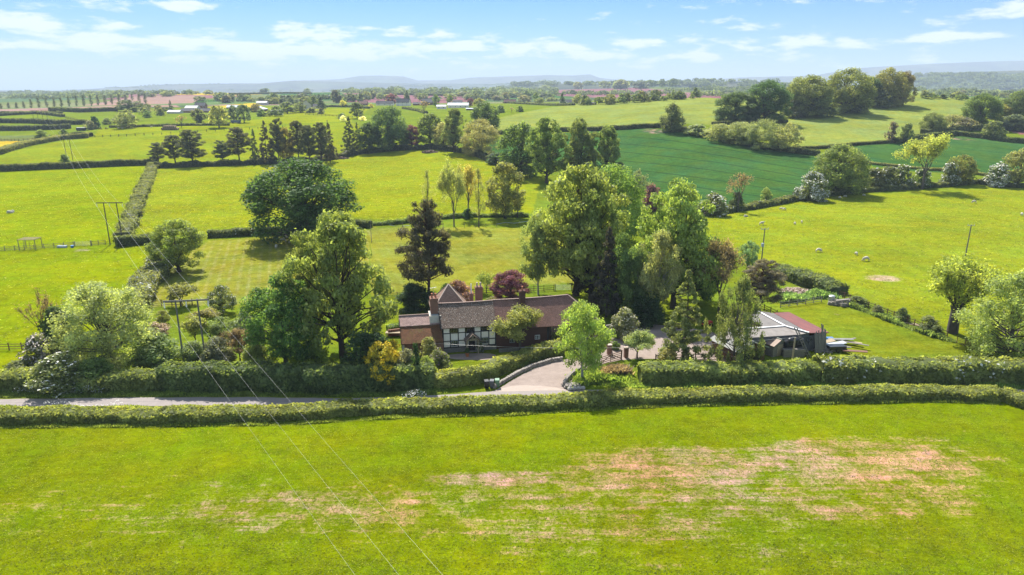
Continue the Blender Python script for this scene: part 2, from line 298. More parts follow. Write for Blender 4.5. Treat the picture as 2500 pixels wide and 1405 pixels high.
# ---------------------------------------------------------------- leaves: one material, each plant's own colour
m = NT('leaf_mat'); oi = m.N.new('ShaderNodeObjectInfo'); av = m.attr('v').outputs['Fac']
hs = m.N.new('ShaderNodeHueSaturation'); geo = m.N.new('ShaderNodeNewGeometry'); gn = m.noise(geo.outputs['Position'], .8, 4, .6); gm_ = m.noise(geo.outputs['Position'], .23, 3, .6); m.L.new(m.mix(m.rng(gm_, .48, .62, 0, .25), oi.outputs['Color'], m.mix(1.0, oi.outputs['Color'], (1.35,1.05,.9), 'MULTIPLY')), hs.inputs['Color']); m.L.new(m.math('MULTIPLY', m.rng(av, 0, 1, 1.35, 3.9), m.rng(gn, .35, .65, .72, 1.28)), hs.inputs['Value']); m.L.new(m.rng(av, 0, 1, .503, .482), hs.inputs['Hue'])
hs.inputs['Saturation'].default_value = .80; m.base(hs.outputs[0]); m.b.inputs['Roughness'].default_value = .55; m.b.inputs['Specular IOR Level'].default_value = .15
tl = m.N.new('ShaderNodeBsdfTranslucent'); m.L.new(m.mix(1.0, hs.outputs[0], (1.3,1.25,.5), 'MULTIPLY'), tl.inputs[0]); ms = m.N.new('ShaderNodeMixShader'); ms.inputs[0].default_value = .58
m.L.new(m.b.outputs[0], ms.inputs[1]); m.L.new(tl.outputs[0], ms.inputs[2]); m.L.new(ms.outputs[0], m.o.inputs[0]); LEAF = m.m
m = NT('petal_mat'); oi = m.N.new('ShaderNodeObjectInfo'); m.base(oi.outputs['Color']); m.b.inputs['Roughness'].default_value = .7; PETAL = m.m
m = NT('bark_mat'); oi = m.N.new('ShaderNodeObjectInfo'); bn = m.noise(m.coord('Object', (6,6,1.5)), 3, 5, .7); m.base(m.mix(m.rng(bn, .3, .7), m.mix(.55, oi.outputs['Color'], (.02,.016,.012)), oi.outputs['Color'])); m.bump(bn, .5, .05); BARK = m.m

def unit(a): return a/np.maximum(np.linalg.norm(a, axis=-1, keepdims=True), 1e-9)
def leafquads(C, R, n, size, rng, shell=.35, up=.35, elong=1.35, hang=0.0, cv=None):
    """n small leaf-shaped faces spread through the clumps C (centres) with radii R (k,3)"""
    wts = (R[:,0]*R[:,2])**1.0; wts = wts/wts.sum(); i = rng.choice(len(C), n, p=wts)
    d = unit(rng.normal(size=(n,3))); r = rng.uniform(shell, 1.0, (n,1))**.6*rng.uniform(.85, 1.12, (n,1)); p = C[i]+d*r*R[i]
    nr = unit(d/np.maximum(R[i]/R[i].max(1, keepdims=True), .25)*.9+np.array([0,0,up])+rng.normal(size=(n,3))*.65)
    a = rng.normal(size=(n,3)); a[:,2] -= hang*2; t = unit(np.cross(nr, a)); 
    if hang: t = unit(t+np.array([0,0,-hang]))
    b = unit(np.cross(nr, t)); s = size*rng.uniform(.6, 1.35, (n,1))
    V = np.stack([p+t*s*elong, p+b*s*.8, p-t*s*elong, p-b*s*.8], 1)
    cv = rng.uniform(0, 1, len(C)) if cv is None else cv
    return V.reshape(-1,3), np.clip(cv[i]*.5+rng.uniform(0, .5, n), 0, 1)
def quads_of(V): return np.arange(len(V)).reshape(-1,4)
def tube(P, R, sides=6, cap=True):
    P = np.asarray(P, float); R = np.asarray(R, float); n = len(P); T = np.gradient(P, axis=0); T = unit(T)
    ref = np.array([1.,0,0]) if abs(T[0,0]) < .8 else np.array([0,1.,0]); V = []
    for k in range(n):
        a = unit(np.cross(T[k], ref)); b = np.cross(T[k], a); th = np.arange(sides)/sides*2*math.pi
        V.append(P[k]+R[k]*(np.cos(th)[:,None]*a+np.sin(th)[:,None]*b))
    V = np.concatenate(V); Q = []
    for k in range(n-1):
        for j in range(sides): Q.append((k*sides+j, k*sides+(j+1) % sides, (k+1)*sides+(j+1) % sides, (k+1)*sides+j))
    return V, np.array(Q)
def join(parts):
    Vs, Qs, o = [], [], 0
    for V, Q in parts: Vs.append(V); Qs.append(Q+o); o += len(V)
    return np.concatenate(Vs), np.concatenate(Qs)
def limb(a, b, r0, r1, rng, sag=.08, k=5, sides=5):
    a = np.array(a, float); b = np.array(b, float); t = np.linspace(0, 1, k)[:,None]; P = a+(b-a)*t
    P = P+rng.normal(size=3)*np.linalg.norm(b-a)*sag*np.sin(t*math.pi)
    return tube(P, np.linspace(r0, r1, k), sides)
def clumps(n, prof, z0, cr, czr, rng, inner=.25, lobes=3, lobeamp=.18, jit=.25):
    ph = rng.uniform(0, 6.28, 4); C = []
    while len(C) < n:
        t = rng.uniform(0, 1); p = prof(t)
        if rng.uniform() > p**.8+.08: continue
        a = rng.uniform(0, 2*math.pi); lob = 1+lobeamp*math.sin(lobes*a+ph[0]+t*4)+lobeamp*.6*math.sin((lobes+2)*a+ph[1]-t*7)
        q = rng.uniform(.05, .7) if rng.uniform() < inner else rng.uniform(.78, 1.0)
        rad = max(p*lob*.5-cr*.7, 0)*q; C.append((rad*math.cos(a), rad*math.sin(a), z0+t*(1-z0)*.97))
    C = np.array(C); s = rng.uniform(1-jit, 1+jit, (n,1)); R = np.concatenate([np.full((n,2), cr), np.full((n,1), czr)], 1)*s
    return C, R
def norm_tree(cv, tv, extent=None):
    """scale so that the crown is 1 wide and 1 high"""
    lo, hi = np.percentile(cv, .4, axis=0), np.percentile(cv, 99.6, axis=0); w = max(hi[0]-lo[0], hi[1]-lo[1]); h = hi[2]; c = (hi+lo)/2
    for a in (cv, tv):
        if a is not None: a[:,0] = (a[:,0]-c[0])/w; a[:,1] = (a[:,1]-c[1])/w; a[:,2] /= h
PRO = {}
def make(kind, seed, n, leaf):
    """crown and trunk meshes of a kind of tree in unit size; n leaf faces"""
    key = (kind, seed, n)
    if key in PRO: return PRO[key]
    rng = np.random.RandomState(seed*7+13); T = []; up = .35; sh = .35; el = 1.35; hang = 0
    if kind == 'oak':
        C, R = clumps(150, lambda t: max(0, 1-abs((t-.38)/.63)**2.4)**.5, .06, .100, .085, rng, .25, 5, .07)
        tr = .035; top = .62
    elif kind == 'round':
        C, R = clumps(95, lambda t: max(0, 1-abs((t-.40)/.63)**2.1)**.55, .14, .11, .075, rng, .25, 3, .08); tr = .028; top = .7
    elif kind == 'poplar':
        C, R = clumps(170, lambda t: max(0, 1-abs((t-.42)/.60)**2.6)**.5*(1-.15*t), .20, .080, .048, rng, .30, 3, .26, .40); tr = .03; top = .92; up = .2
    elif kind == 'column':
        C, R = clumps(60, lambda t: max(.05, math.sin(min(1, t**.6)*math.pi)**.5), .05, .22, .07, rng, .3, 2, .12); tr = .05; top = .95
    elif kind == 'willow':
        C, R = clumps(150, lambda t: max(0, 1-abs((t-.40)/.62)**2.0)**.5, .04, .10, .085, rng, .3, 5, .12, .35); tr = .03; top = .6; sh = .1
    elif kind == 'bush':
        C, R = clumps(70, lambda t: max(0, 1-max(0, t-.05)**2.0)**.5, .0, .15, .13, rng, .3, 4, .14, .35); tr = .03; top = .4; C[:,2] = np.maximum(C[:,2], R[:,2]*.6)
    elif kind == 'birch':
        C, R = clumps(110, lambda t: max(0, 1-abs((t-.40)/.62)**2.2)**.5, .27, .10, .075, rng, .3, 3, .2); tr = .018; top = .92; sh = .1; hang = .15
    elif kind == 'weeping':
        C, R = clumps(110, lambda t: max(.05, math.sin(min(1, .2+t*.8)*math.pi)**.5), .05, .065, .10, rng, .3, 4, .24); tr = .02; top = .9; sh = .05; hang = .7; up = 0
    elif kind == 'pine':
        C = []; R = []
        for k in range(120):
            t = rng.uniform(.0, 1)**.85; a = rng.uniform(0, 6.28); pr = (.50*math.sin(min(1, .22+.72*t)*math.pi)**.7+.04)*rng.uniform(.25, 1.02)
            C.append((pr*math.cos(a), pr*math.sin(a), .26+.72*t)); q = rng.uniform(.7, 1.3)*(1.15-.4*t); R.append((.110*q, .110*q, .042*q))
        C = np.array(C); R = np.array(R); tr = .03; top = .97; sh = .1; up = .7
        for c in C: T.append(limb((0,0,max(.15, c[2]-.06-rng.uniform(0, .04))), c, .008, .003, rng, .05, 4, 4))
    elif kind == 'spruce':
        C = []; R = []
        for k in range(150):
            t = rng.uniform(0, 1)**1.25; a = rng.uniform(0, 6.28); pr = (.50*(1-t)**.85+.015)*rng.uniform(.35, 1.0)
            C.append((pr*math.cos(a), pr*math.sin(a), .12+.88*t-pr*.10)); q = (1.1-.65*t); R.append((.085*q, .085*q, .034*q))
        C = np.array(C); R = np.array(R); tr = .022; top = .98; sh = .1; up = .5; hang = .25
        for c in C[::3]: T.append(limb((0,0,c[2]+.03), c, .006, .002, rng, .03, 3, 4))
    elif kind in ('sparse', 'pollard', 'bare', 'open'):
        C = []; tips = []
        def grow(p, d, l, r, dep):
            q = p+d*l
            T.append(limb(p, q, r, r*.62, rng, .06, 4, 5 if dep > 2 else 3))
            if dep == 0 or l < .02: tips.append(q); return
            for _ in range(3 if dep > 1 else 4):
                nd = unit(d+rng.normal(size=3)*(.42 if kind != 'pollard' else .36)+np.array([0,0,.10])); grow(q, nd, l*rng.uniform(.58, .85), r*.58, dep-1)
                if dep <= 2: tips.append(q+nd*l*.3); tips.append(p+d*l*rng.uniform(.3,.8)+rng.normal(size=3)*.02)
        if kind == 'pollard':
            T.append(limb((0,0,0), (0,0,.27), .062, .055, rng, .02, 5, 8)); T.append(limb((0,0,.25), (0,0,.31), .055, .075, rng, .0, 3, 8))
            for k in range(15):
                a = k/15*6.28+rng.uniform(-.3, .3); e = rng.uniform(.15, .95); grow(np.array([.03*math.cos(a), .03*math.sin(a), .30]), unit(np.array([math.cos(a)*e, math.sin(a)*e, 1.0])), .22, .011, 2)
        else:
            T.append(limb((0,0,0), (0,0,.3), .022, .016, rng, .02, 5, 6))
            for k in range(4): a = k*1.57+rng.uniform(-.5, .5); grow(np.array([0,0,.28-.03*k]), unit(np.array([math.cos(a)*.45, math.sin(a)*.45, 1.0])), .24, .011, 3)
            grow(np.array([0,0,.3]), np.array([0.05,0,1.0]), .25, .014, 3)
        C = np.array(tips); C = C[C[:,2] > .2]; rr_ = {'bare':.035,'open':.085}.get(kind, .06); R = np.full((len(C),3), rr_)*rng.uniform(.6, 1.5, (len(C),1)); tr = None; sh = 0
    elif kind == 'tall':   # slender field tree with thin crown
        C, R = clumps(60, lambda t: max(.03, math.sin(min(1, t**.7)*math.pi)**.6), .22, .13, .05, rng, .3, 3, .25); tr = .03; top = .95; sh = .0
    if tr is not None:
        hh = top; lean = rng.normal(size=2)*.02; kz = np.linspace(0, 1, 9)
        P = np.stack([lean[0]*np.sin(kz*3), lean[1]*np.sin(kz*3.5), kz*hh], 1); rad = tr*(1-kz)**.8+.002; rad[0] *= 1.35; T.append(tube(P, rad, 8))
        if kind not in ('pine', 'spruce'):
            for c in C[::(2 if n > 3000 else 4)]:
                zs = max(.05, min(hh*.95, c[2]*rng.uniform(.35, .75))); T.append(limb((np.interp(zs/hh, kz, P[:,0]), np.interp(zs/hh, kz, P[:,1]), zs), c, tr*.30*(1-zs*.6), .0025, rng, .08, 5, 4))
    V, v = leafquads(C, R, n, leaf, rng, sh, up, el, hang)
    V[:,2] = np.maximum(V[:,2], .004)
    TV, TQ = join(T); norm_tree(V, TV)
    c = mesh_np(kind+'_crown', V, quads_of(V), LEAF, v); t = mesh_np(kind+'_trunk', TV, TQ, BARK, smooth=True)
    PRO[key] = (c, t); return PRO[key]
DET = {'oak':(26000,.0105),'round':(20000,.0115),'poplar':(21000,.0120),'column':(1500,.035),'willow':(24000,.0095),'bush':(9000,.020),'birch':(14000,.0115),'weeping':(15000,.0095),
       'pine':(24000,.0105),'spruce':(15000,.0115),'sparse':(8500,.0100),'pollard':(13000,.0100),'bare':(1500,.010),'tall':(3200,.0120),'open':(15000,.0125)}
LODS = {0:(1,1), 1:(.30,1.65), 2:(.055,3.6), 3:(.016,6.2)}
BROWN = (.085,.062,.045); GREYB = (.14,.12,.10); WHITEB = (.42,.40,.36); RUST = (.13,.075,.05)
rnd = random.Random(11)
def plant(name, kind, p, wd, ht, color, label, cat, lod=0, seed=1, bark=BROWN, group=None, blossom=None, trunk=True, rz=None, foliage='crown'):
    n, lf = DET[kind]; k, ls = LODS[lod]; c, t = make(kind, seed, max(int(n*k), 130), lf*ls)
    o = empty(name, p, rnd.uniform(0, 6.28) if rz is None else rz); tag(o, label, cat, group)
    a = bpy.data.objects.new(foliage, c); a.scale = (wd, wd, ht); j = [rnd.uniform(.9, 1.1) for _ in range(3)]; a.color = (*[x*y for x, y in zip(color, j)], 1); link(a, o)
    if trunk:
        b = bpy.data.objects.new('trunk', t); b.scale = (wd, wd, ht); b.color = (*bark, 1); link(b, o)
    if blossom:
        bn_ = (kind, seed, 'petal', blossom[1])
        if bn_ not in PRO:
            co = np.empty(len(c.vertices)*3, np.float32); c.vertices.foreach_get('co', co); q = co.reshape(-1,4,3); rg = np.random.RandomState(5); ce = q.mean(1)
            outer = np.linalg.norm(ce*[1.9,1.9,1.0]-[0,0,.35], axis=1); ok = np.nonzero((outer > np.percentile(outer, 45)) & (rg.uniform(size=len(q)) < blossom[1]))[0]
            q = ce[ok][:,None]+(q[ok]-ce[ok][:,None])*1.15+unit(ce[ok]*[1,1,.6])[:,None]*.006+np.array([0,0,.004]); PRO[bn_] = mesh_np('blossom', q.reshape(-1,3), quads_of(q.reshape(-1,3)), PETAL)
        b = bpy.data.objects.new('blossom', PRO[bn_]); b.scale = (wd, wd, ht); b.color = (*blossom[0], 1); link(b, o)
    return o
def grow_px(name, kind, px, py, top, wpx, color, label, cat, Y=None, **kw):
    """stand a plant on the ground point seen at (px, py); its top shows at row `top`, its crown is wpx wide"""
    p = hit(px, py)
    if Y: p = at_y(px, py, Y); p.z = gz(p.x, p.y)
    depth = p.y*math.cos(PITCH)+(H-p.z)*math.sin(PITCH); tz = at_y(px, top, p.y).z; ht = max(tz-p.z, .5); wd = wpx*depth/F
    # the crown's far side also shows above the stem's own plane: take that off the height
    ht = max(ht-max(0, (H-tz)/p.y)*wd*.22, ht*.6)
    if 'lod' not in kw: kw['lod'] = 0 if p.y < 190 and ht > 3.2 else (1 if p.y < 480 else (2 if p.y < 900 else 3))
    return plant(name, kind, p, wd, ht, color, label, cat, **kw)
# ---------------------------------------------------------------- hedges
def hedge(name, pts, width, height, color, label, leaf=.16, dens=26, seed=0, rough=.25, blossom=None, px=True, group=None, topvar=.25, cat='hedge', edge=0):
    """a hedge along a line on the ground; pts are pixels of its centre line's foot"""
    P = [hit(*q) if px else Vector((q[0], q[1], gz(*q))) for q in pts]; P = np.array([(q.x, q.y) for q in P]); rng = np.random.RandomState(seed+3)
    seg = np.hypot(*(P[1:]-P[:-1]).T); s = np.concatenate([[0], np.cumsum(seg)]); Lh = s[-1]; ns = max(int(Lh/(max(.6, width*.35))), 6); ss = np.linspace(0, Lh, ns)
    cx_ = np.interp(ss, s, P[:,0]); cy_ = np.interp(ss, s, P[:,1]); k = np.ones(3)/3
    if ns > 8 and len(P) > 2: cx_[1:-1] = np.convolve(cx_, k, 'valid'); cy_[1:-1] = np.convolve(cy_, k, 'valid')
    tx = np.gradient(cx_); ty = np.gradient(cy_); l = np.hypot(tx, ty)+1e-9; nx, ny = -ty/l, tx/l
    def bumpf(u, ph): return np.sin(u*.37+ph)*.5+np.sin(u*.93+ph*2)*.3+np.sin(u*2.1+ph*3)*.2+np.sin(u*4.7+ph)*.12
    ht = height*(1+bumpf(ss, seed)*topvar*.5); wl = width/2*(1+bumpf(ss, seed+1.7)*rough*.6); wr = width/2*(1+bumpf(ss, seed+4.1)*rough*.6)
    base_z = zt(cx_, cy_)
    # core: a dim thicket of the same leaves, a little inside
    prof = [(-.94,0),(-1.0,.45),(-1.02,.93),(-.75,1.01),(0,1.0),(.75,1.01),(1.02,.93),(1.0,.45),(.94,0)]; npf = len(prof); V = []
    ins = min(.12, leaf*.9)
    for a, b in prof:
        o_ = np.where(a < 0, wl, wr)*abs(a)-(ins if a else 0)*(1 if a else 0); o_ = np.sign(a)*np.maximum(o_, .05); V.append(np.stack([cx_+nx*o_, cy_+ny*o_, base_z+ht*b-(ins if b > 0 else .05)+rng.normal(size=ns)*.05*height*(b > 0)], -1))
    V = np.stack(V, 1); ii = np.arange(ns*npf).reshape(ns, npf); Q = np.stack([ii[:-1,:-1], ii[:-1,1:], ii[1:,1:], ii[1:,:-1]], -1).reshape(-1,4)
    ends = []
    for e in (0, ns-1):
        for j in range(npf//2): ends.append((ii[e,j], ii[e,j+1], ii[e,npf-2-j], ii[e,npf-1-j]))
    CVt = V.reshape(-1,3); Q = np.concatenate([Q, np.array(ends)]); 
    area = Lh*(width+2*height); n = int(min(area*dens, 60000)); u = rng.uniform(0, Lh, n); pf = np.array(prof); arc = np.concatenate([[0], np.cumsum(np.hypot((pf[1:,0]-pf[:-1,0])*width/2, (pf[1:,1]-pf[:-1,1])*height))])
    w_ = rng.uniform(0, arc[-1], n); a = np.interp(w_, arc, pf[:,0]); b = np.interp(w_, arc, pf[:,1])
    cxx, cyy, nxx, nyy = (np.interp(u, ss, q) for q in (cx_, cy_, nx, ny)); hh = np.interp(u, ss, ht); ww = np.where(a < 0, np.interp(u, ss, wl), np.interp(u, ss, wr)); bz = np.interp(u, ss, base_z)
    sp_ = 1+rng.normal(size=n)*.05+ (rng.uniform(size=n) < .10)*rng.uniform(0, rough*.5, n)
    clv = (np.sin(u*1.7+a*2)+np.sin(u*.6+seed+b*3)+np.sin(u*3.9+b*7))*.12+.3
    p = np.stack([cxx+nxx*a*ww*sp_, cyy+nyy*a*ww*sp_, bz+hh*b*(.97+.08*(sp_-1)*4)], -1); d = np.stack([nxx*a, nyy*a, np.maximum(b-.45, 0)*1.5], -1)
    nr = unit(unit(d)+rng.normal(size=(n,3))*.6); t = unit(np.cross(nr, rng.normal(size=(n,3)))); bb = np.cross(nr, t); sz = leaf*rng.uniform(.55, 1.4, (n,1))
    LV = np.stack([p+t*sz*1.25, p+bb*sz*.8, p-t*sz*1.25, p-bb*sz*.8], 1).reshape(-1,3)
    keepz = np.repeat(bz, 4); LV[:,2] = np.maximum(LV[:,2], keepz+.01)
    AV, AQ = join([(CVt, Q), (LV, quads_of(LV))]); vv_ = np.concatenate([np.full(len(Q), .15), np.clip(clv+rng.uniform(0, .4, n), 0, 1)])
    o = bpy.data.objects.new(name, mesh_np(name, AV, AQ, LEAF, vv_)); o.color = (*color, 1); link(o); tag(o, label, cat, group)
    if blossom:
        kk = np.nonzero((rng.uniform(size=n) < blossom[1]) & (b > .35) & (np.sin(u*.35+seed)+np.sin(u*1.1) > blossom[2]))[0]
        if len(kk):
            q = LV.reshape(-1,4,3)[kk]+unit(d[kk])[:,None]*.10; pe = bpy.data.objects.new('blossom', mesh_np('blossom', q.reshape(-1,3), quads_of(q.reshape(-1,3)), PETAL)); pe.color = (*blossom[0], 1); link(pe, o)
    return o
# ---------------------------------------------------------------- plants, standing where the photograph shows them
DK = (.026,.058,.016); MID = (.072,.108,.020); YG = (.115,.150,.014); PALE = (.150,.170,.065); PINE = (.055,.060,.036); GREY = (.085,.105,.055); VIV = (.042,.090,.012)
PURP = (.085,.030,.050); COP = (.15,.075,.055); OLV = (.115,.130,.030); HAW = (.075,.100,.030); BRN = (.11,.085,.050); WHT = (.62,.60,.52); LIME = (.12,.17,.018)
g = grow_px
# around the house and along the lane, left to right
g('willow_tree','willow',282,892,682,215,PALE,'large pale grey-green willow-like tree behind the lane hedge at the left','tree',seed=2,bark=GREYB)
g('hawthorn_bush','bush',105,905,812,95,HAW,'hawthorn with pinkish white blossom near the left edge above the lane','bush',blossom=((.60,.50,.44),.30))
g('holly_bush','bush',172,880,742,95,DK,'tall dark evergreen bush between the pale willow and the left field','bush',seed=2)
g('bare_tree','bare',120,870,700,90,BRN,'twiggy reddish bare tree at the left edge of the pale willow','tree')
g('hawthorn_bush','bush',158,948,856,150,HAW,'big spreading hawthorn with white flower heads overhanging the lane hedge','bush',seed=3,blossom=(WHT,.10))
g('elder_bush','bush',235,945,872,110,MID,'round green bush in the lane hedge under the pale willow','bush',seed=4)
g('elder_bush','bush',40,930,880,80,HAW,'low light green bush in the lane hedge at the left edge','bush',seed=2)
g('oak_tree','round',432,664,534,132,(.085,.125,.014),'bushy mid green tree in the hedge between the left fields','tree',seed=3)
g('apple_tree','open',440,748,688,78,OLV,'apple tree with pinkish buds behind the twin pole','tree',seed=4,lod=1,bark=GREYB)
g('apple_tree','round',548,765,693,62,HAW,'pale blossoming apple tree right of the twin pole','tree',seed=5,lod=1,blossom=((.55,.52,.42),.16))
g('apple_tree','round',399,792,757,34,OLV,'very small apple tree in front of the three rail fence','tree',seed=4,lod=1)
g('apple_tree','round',375,822,786,76,(.12,.09,.05),'low wide apple tree with brownish pink buds','tree',seed=6,lod=1,blossom=((.5,.33,.26),.2))
g('apple_tree','open',500,800,752,70,OLV,'small apple tree just right of the twin pole leg','tree',seed=5,lod=1)
g('apple_tree','round',545,835,772,70,HAW,'grey-green orchard tree beside the vivid green tree','tree',seed=6,lod=1)
g('apple_tree','open',478,840,768,60,OLV,'thin leaved orchard tree behind the pole legs','tree',seed=2,lod=1)
g('apple_tree','round',603,835,757,50,GREY,'silvery green orchard tree touching the vivid green tree','tree',seed=5,lod=1,blossom=((.55,.55,.48),.12))
g('hazel_bush','bush',390,892,808,132,(.085,.13,.03),'broad bright green bush between the pale willow and the twin pole','bush',seed=5)
g('hazel_bush','bush',470,890,830,80,(.10,.13,.04),'light green bush at the foot of the twin pole','bush',seed=6)
g('hazel_bush','bush',535,890,818,92,GREY,'grey-green bush in front of the orchard','bush',seed=7)
g('brush_tree','sparse',590,885,800,75,BRN,'thin brownish bush left of the vivid green tree','bush',seed=3)
g('hazel_bush','bush',628,905,836,85,(.10,.14,.02),'yellow-green bush under the left side of the vivid green tree','bush',seed=8)
g('lime_tree','round',700,893,662,175,VIV,'dense vivid green tree standing behind the lane hedge','tree',seed=7,bark=GREYB)
g('poplar_tree','poplar',755,840,602,110,MID,'smaller poplar between the vivid green tree and the tallest poplar','tree',seed=4)
g('poplar_tree','poplar',846,872,514,240,(.100,.135,.024),'tallest poplar left of the house with a dark trunk','tree',seed=2)
g('laurel_bush','bush',895,925,800,140,DK,'large dark glossy bush beside the yellow laburnum','bush',seed=9)
g('golden_bush','bush',770,900,838,70,YG,'yellow-green bush between the vivid tree and the poplar trunk','bush',seed=9)
g('laburnum_tree','round',936,946,834,92,(.20,.225,.003),'laburnum covered in bright yellow flowers','tree',seed=8,blossom=((.60,.42,.01),.75),lod=1)
g('laburnum_tree','round',966,905,828,38,(.20,.225,.003),'small yellow flowered laburnum top right of the larger one','tree',seed=5,blossom=((.60,.42,.01),.8),lod=1)
g('garden_shrub','bush',996,935,850,80,GREY,'greyish mixed shrub right of the laburnum','bush',seed=3)
g('cypress_tree','column',1020,945,836,26,(.012,.035,.012),'narrow dark green cypress in front of the lower wing','tree',seed=3,lod=0)
g('rose_bush','bush',1046,882,822,46,(.11,.14,.05),'pale green climbing bush against the tiled lower wing','bush',seed=4,lod=1)
g('garden_shrub','bush',1040,930,868,58,LIME,'bright yellow-green garden shrub left of the lilac','bush',seed=5)
g('lilac_bush','bush',1075,912,850,60,(.085,.12,.03),'lilac bush with mauve flowers at the lawn corner','bush',seed=6,blossom=((.30,.20,.27),.14))
g('garden_shrub','bush',985,895,858,50,GREY,'small silvery shrub at the end of the lower wing','bush',seed=7,lod=1)
g('pine_tree','pine',1042,742,485,128,(.052,.052,.034),'tall dark scots pine behind the house','tree',seed=4,bark=RUST)
g('laurel_bush','bush',1018,755,690,92,(.022,.045,.016),'dark evergreen bush at the foot of the tall scots pine','bush',seed=2)
g('photinia_bush','bush',1120,742,682,80,COP,'pink and red leaved bush behind the pointed roof','bush',seed=5)
g('yew_bush','bush',1088,730,692,30,DK,'small dark bush left of the pink leaved bush','bush',seed=6,lod=1)
g('young_tree','sparse',1187,716,660,46,LIME,'thin young tree with pale new leaves behind the ridge','tree',seed=4,lod=1,bark=GREYB)
g('plum_tree','round',1246,740,658,92,PURP,'round purple leaved plum tree behind the chimneys','tree',seed=9)
g('garden_shrub','bush',1210,735,722,46,OLV,'low shrub left of the purple plum tree','bush',seed=8,lod=1)
g('olive_tree','open',1266,862,748,130,(.125,.135,.025),'yellow-olive tree growing against the barn front','tree',seed=10,bark=GREYB)
g('birch_tree','birch',1424,932,733,142,(.105,.160,.016),'bright green birch with pale trunk at the drive entrance','tree',seed=3,bark=WHITEB)
g('birch_tree','birch',1319,722,536,98,(.085,.115,.034),'tall silver birch with hanging twigs left of the largest poplar','tree',seed=2,bark=WHITEB)
g('poplar_tree','poplar',1398,718,402,246,(.115,.145,.024),'largest poplar behind the barn roof','tree',seed=5)
g('poplar_tree','poplar',1440,735,430,150,(.105,.135,.024),'poplar just right of the largest one','tree',seed=3)
g('chestnut_tree','oak',1490,596,402,175,(.075,.125,.012),'broad bright topped tree behind the group of poplars','tree',seed=3,lod=0)
g('spruce_tree','spruce',1478,775,556,88,(.040,.036,.030),'dark grey needled conifer right of the barn','tree',seed=2,lod=0)
g('spruce_tree','pine',1440,740,640,95,(.030,.036,.028),'low dark conifer behind the barn end','tree',seed=6,lod=1)
g('ash_tree','round',1518,768,570,95,(.060,.11,.022),'slim round crowned green tree with a leaning trunk','tree',seed=6)
g('birch_tree','birch',1556,772,600,70,(.07,.11,.03),'silver birch right of the leaning trunk','tree',seed=4,bark=WHITEB)
g('birch_tree','birch',1600,776,560,105,(.155,.165,.060),'yellow-pink tinged birch left of the right poplar','tree',seed=5,bark=WHITEB)
g('poplar_tree','poplar',1645,752,440,190,(.112,.145,.022),'tall poplar above the courtyard','tree',seed=6)
g('maple_tree','round',1695,740,560,120,(.040,.090,.014),'dark green tree at the right of the courtyard poplar','tree',seed=11)
g('copper_tree','sparse',1748,770,582,100,(.125,.095,.048),'bronze leaved open tree above the weeping birch','tree',seed=5)
g('laurel_bush','bush',1580,790,715,90,(.020,.045,.014),'dark bush under the birches at the courtyard edge','bush',seed=11)
g('blue_tree','birch',1822,668,586,58,(.07,.12,.06),'small blue-green tree left of the transformer pole','tree',seed=7,lod=1)
g('spruce_tree','spruce',1668,885,658,118,(.072,.105,.030),'spruce with drooping light green branches in front of the courtyard','tree',seed=5)
g('birch_tree','weeping',1786,893,668,150,(.072,.098,.030),'weeping birch in front of the stables','tree',seed=5,bark=GREYB)
g('pine_tree','pine',1858,762,630,112,(.085,.080,.055),'brownish pine behind the stable roof','tree',seed=8,bark=RUST)
g('rowan_bush','bush',1522,826,750,68,(.10,.13,.05),'shrub with cream flowers right of the barn','bush',seed=12,blossom=((.55,.50,.34),.3))
g('acer_bush','open',1562,876,806,72,(.15,.17,.055),'open pale leaved small tree in front of the courtyard','bush',seed=6)
g('acer_bush','bush',1628,893,848,50,(.13,.15,.04),'olive shrub between the pale small tree and the spruce','bush',seed=13)
g('garden_shrub','bush',1502,853,832,26,MID,'small round clipped shrub by the gate pillar','bush',seed=12,lod=1)
g('purple_bush','bush',1590,516,450,58,PURP,'dark purple tree beyond the tall poplars','tree',seed=3)
g('willow_tree','willow',1555,500,415,60,GREY,'grey-green willow between the poplars and the wheat','tree',seed=3)
g('pollard_tree','pollard',2333,812,624,150,(.150,.180,.012),'pollarded willow with yellow-green shoots in the right paddock','tree',seed=3,bark=(.10,.085,.07))
g('willow_tree','willow',2462,880,655,205,(.135,.170,.045),'large pale green willow at the right edge','tree',seed=4,bark=GREYB)
for px,b,t,w_,lb in [(2098,748,722,46,'thorn bush nearest the broken plank pile by the right fence'),(2142,764,744,32,'second thorn bush along the right fence, above the small soil spot'),(2202,784,750,34,'rounded small thorn on a stem midway along the right fence'),(2268,812,770,50,'thorn bush right of the plank strips by the right fence'),(2288,820,792,34,'last thorn bush before the pollarded willow')]:
    g('thorn_bush','bush',px,b,t,w_,(.07,.085,.035),lb,'bush',seed=px%5+1,lod=1,group='thorn bushes along the right paddock fence')
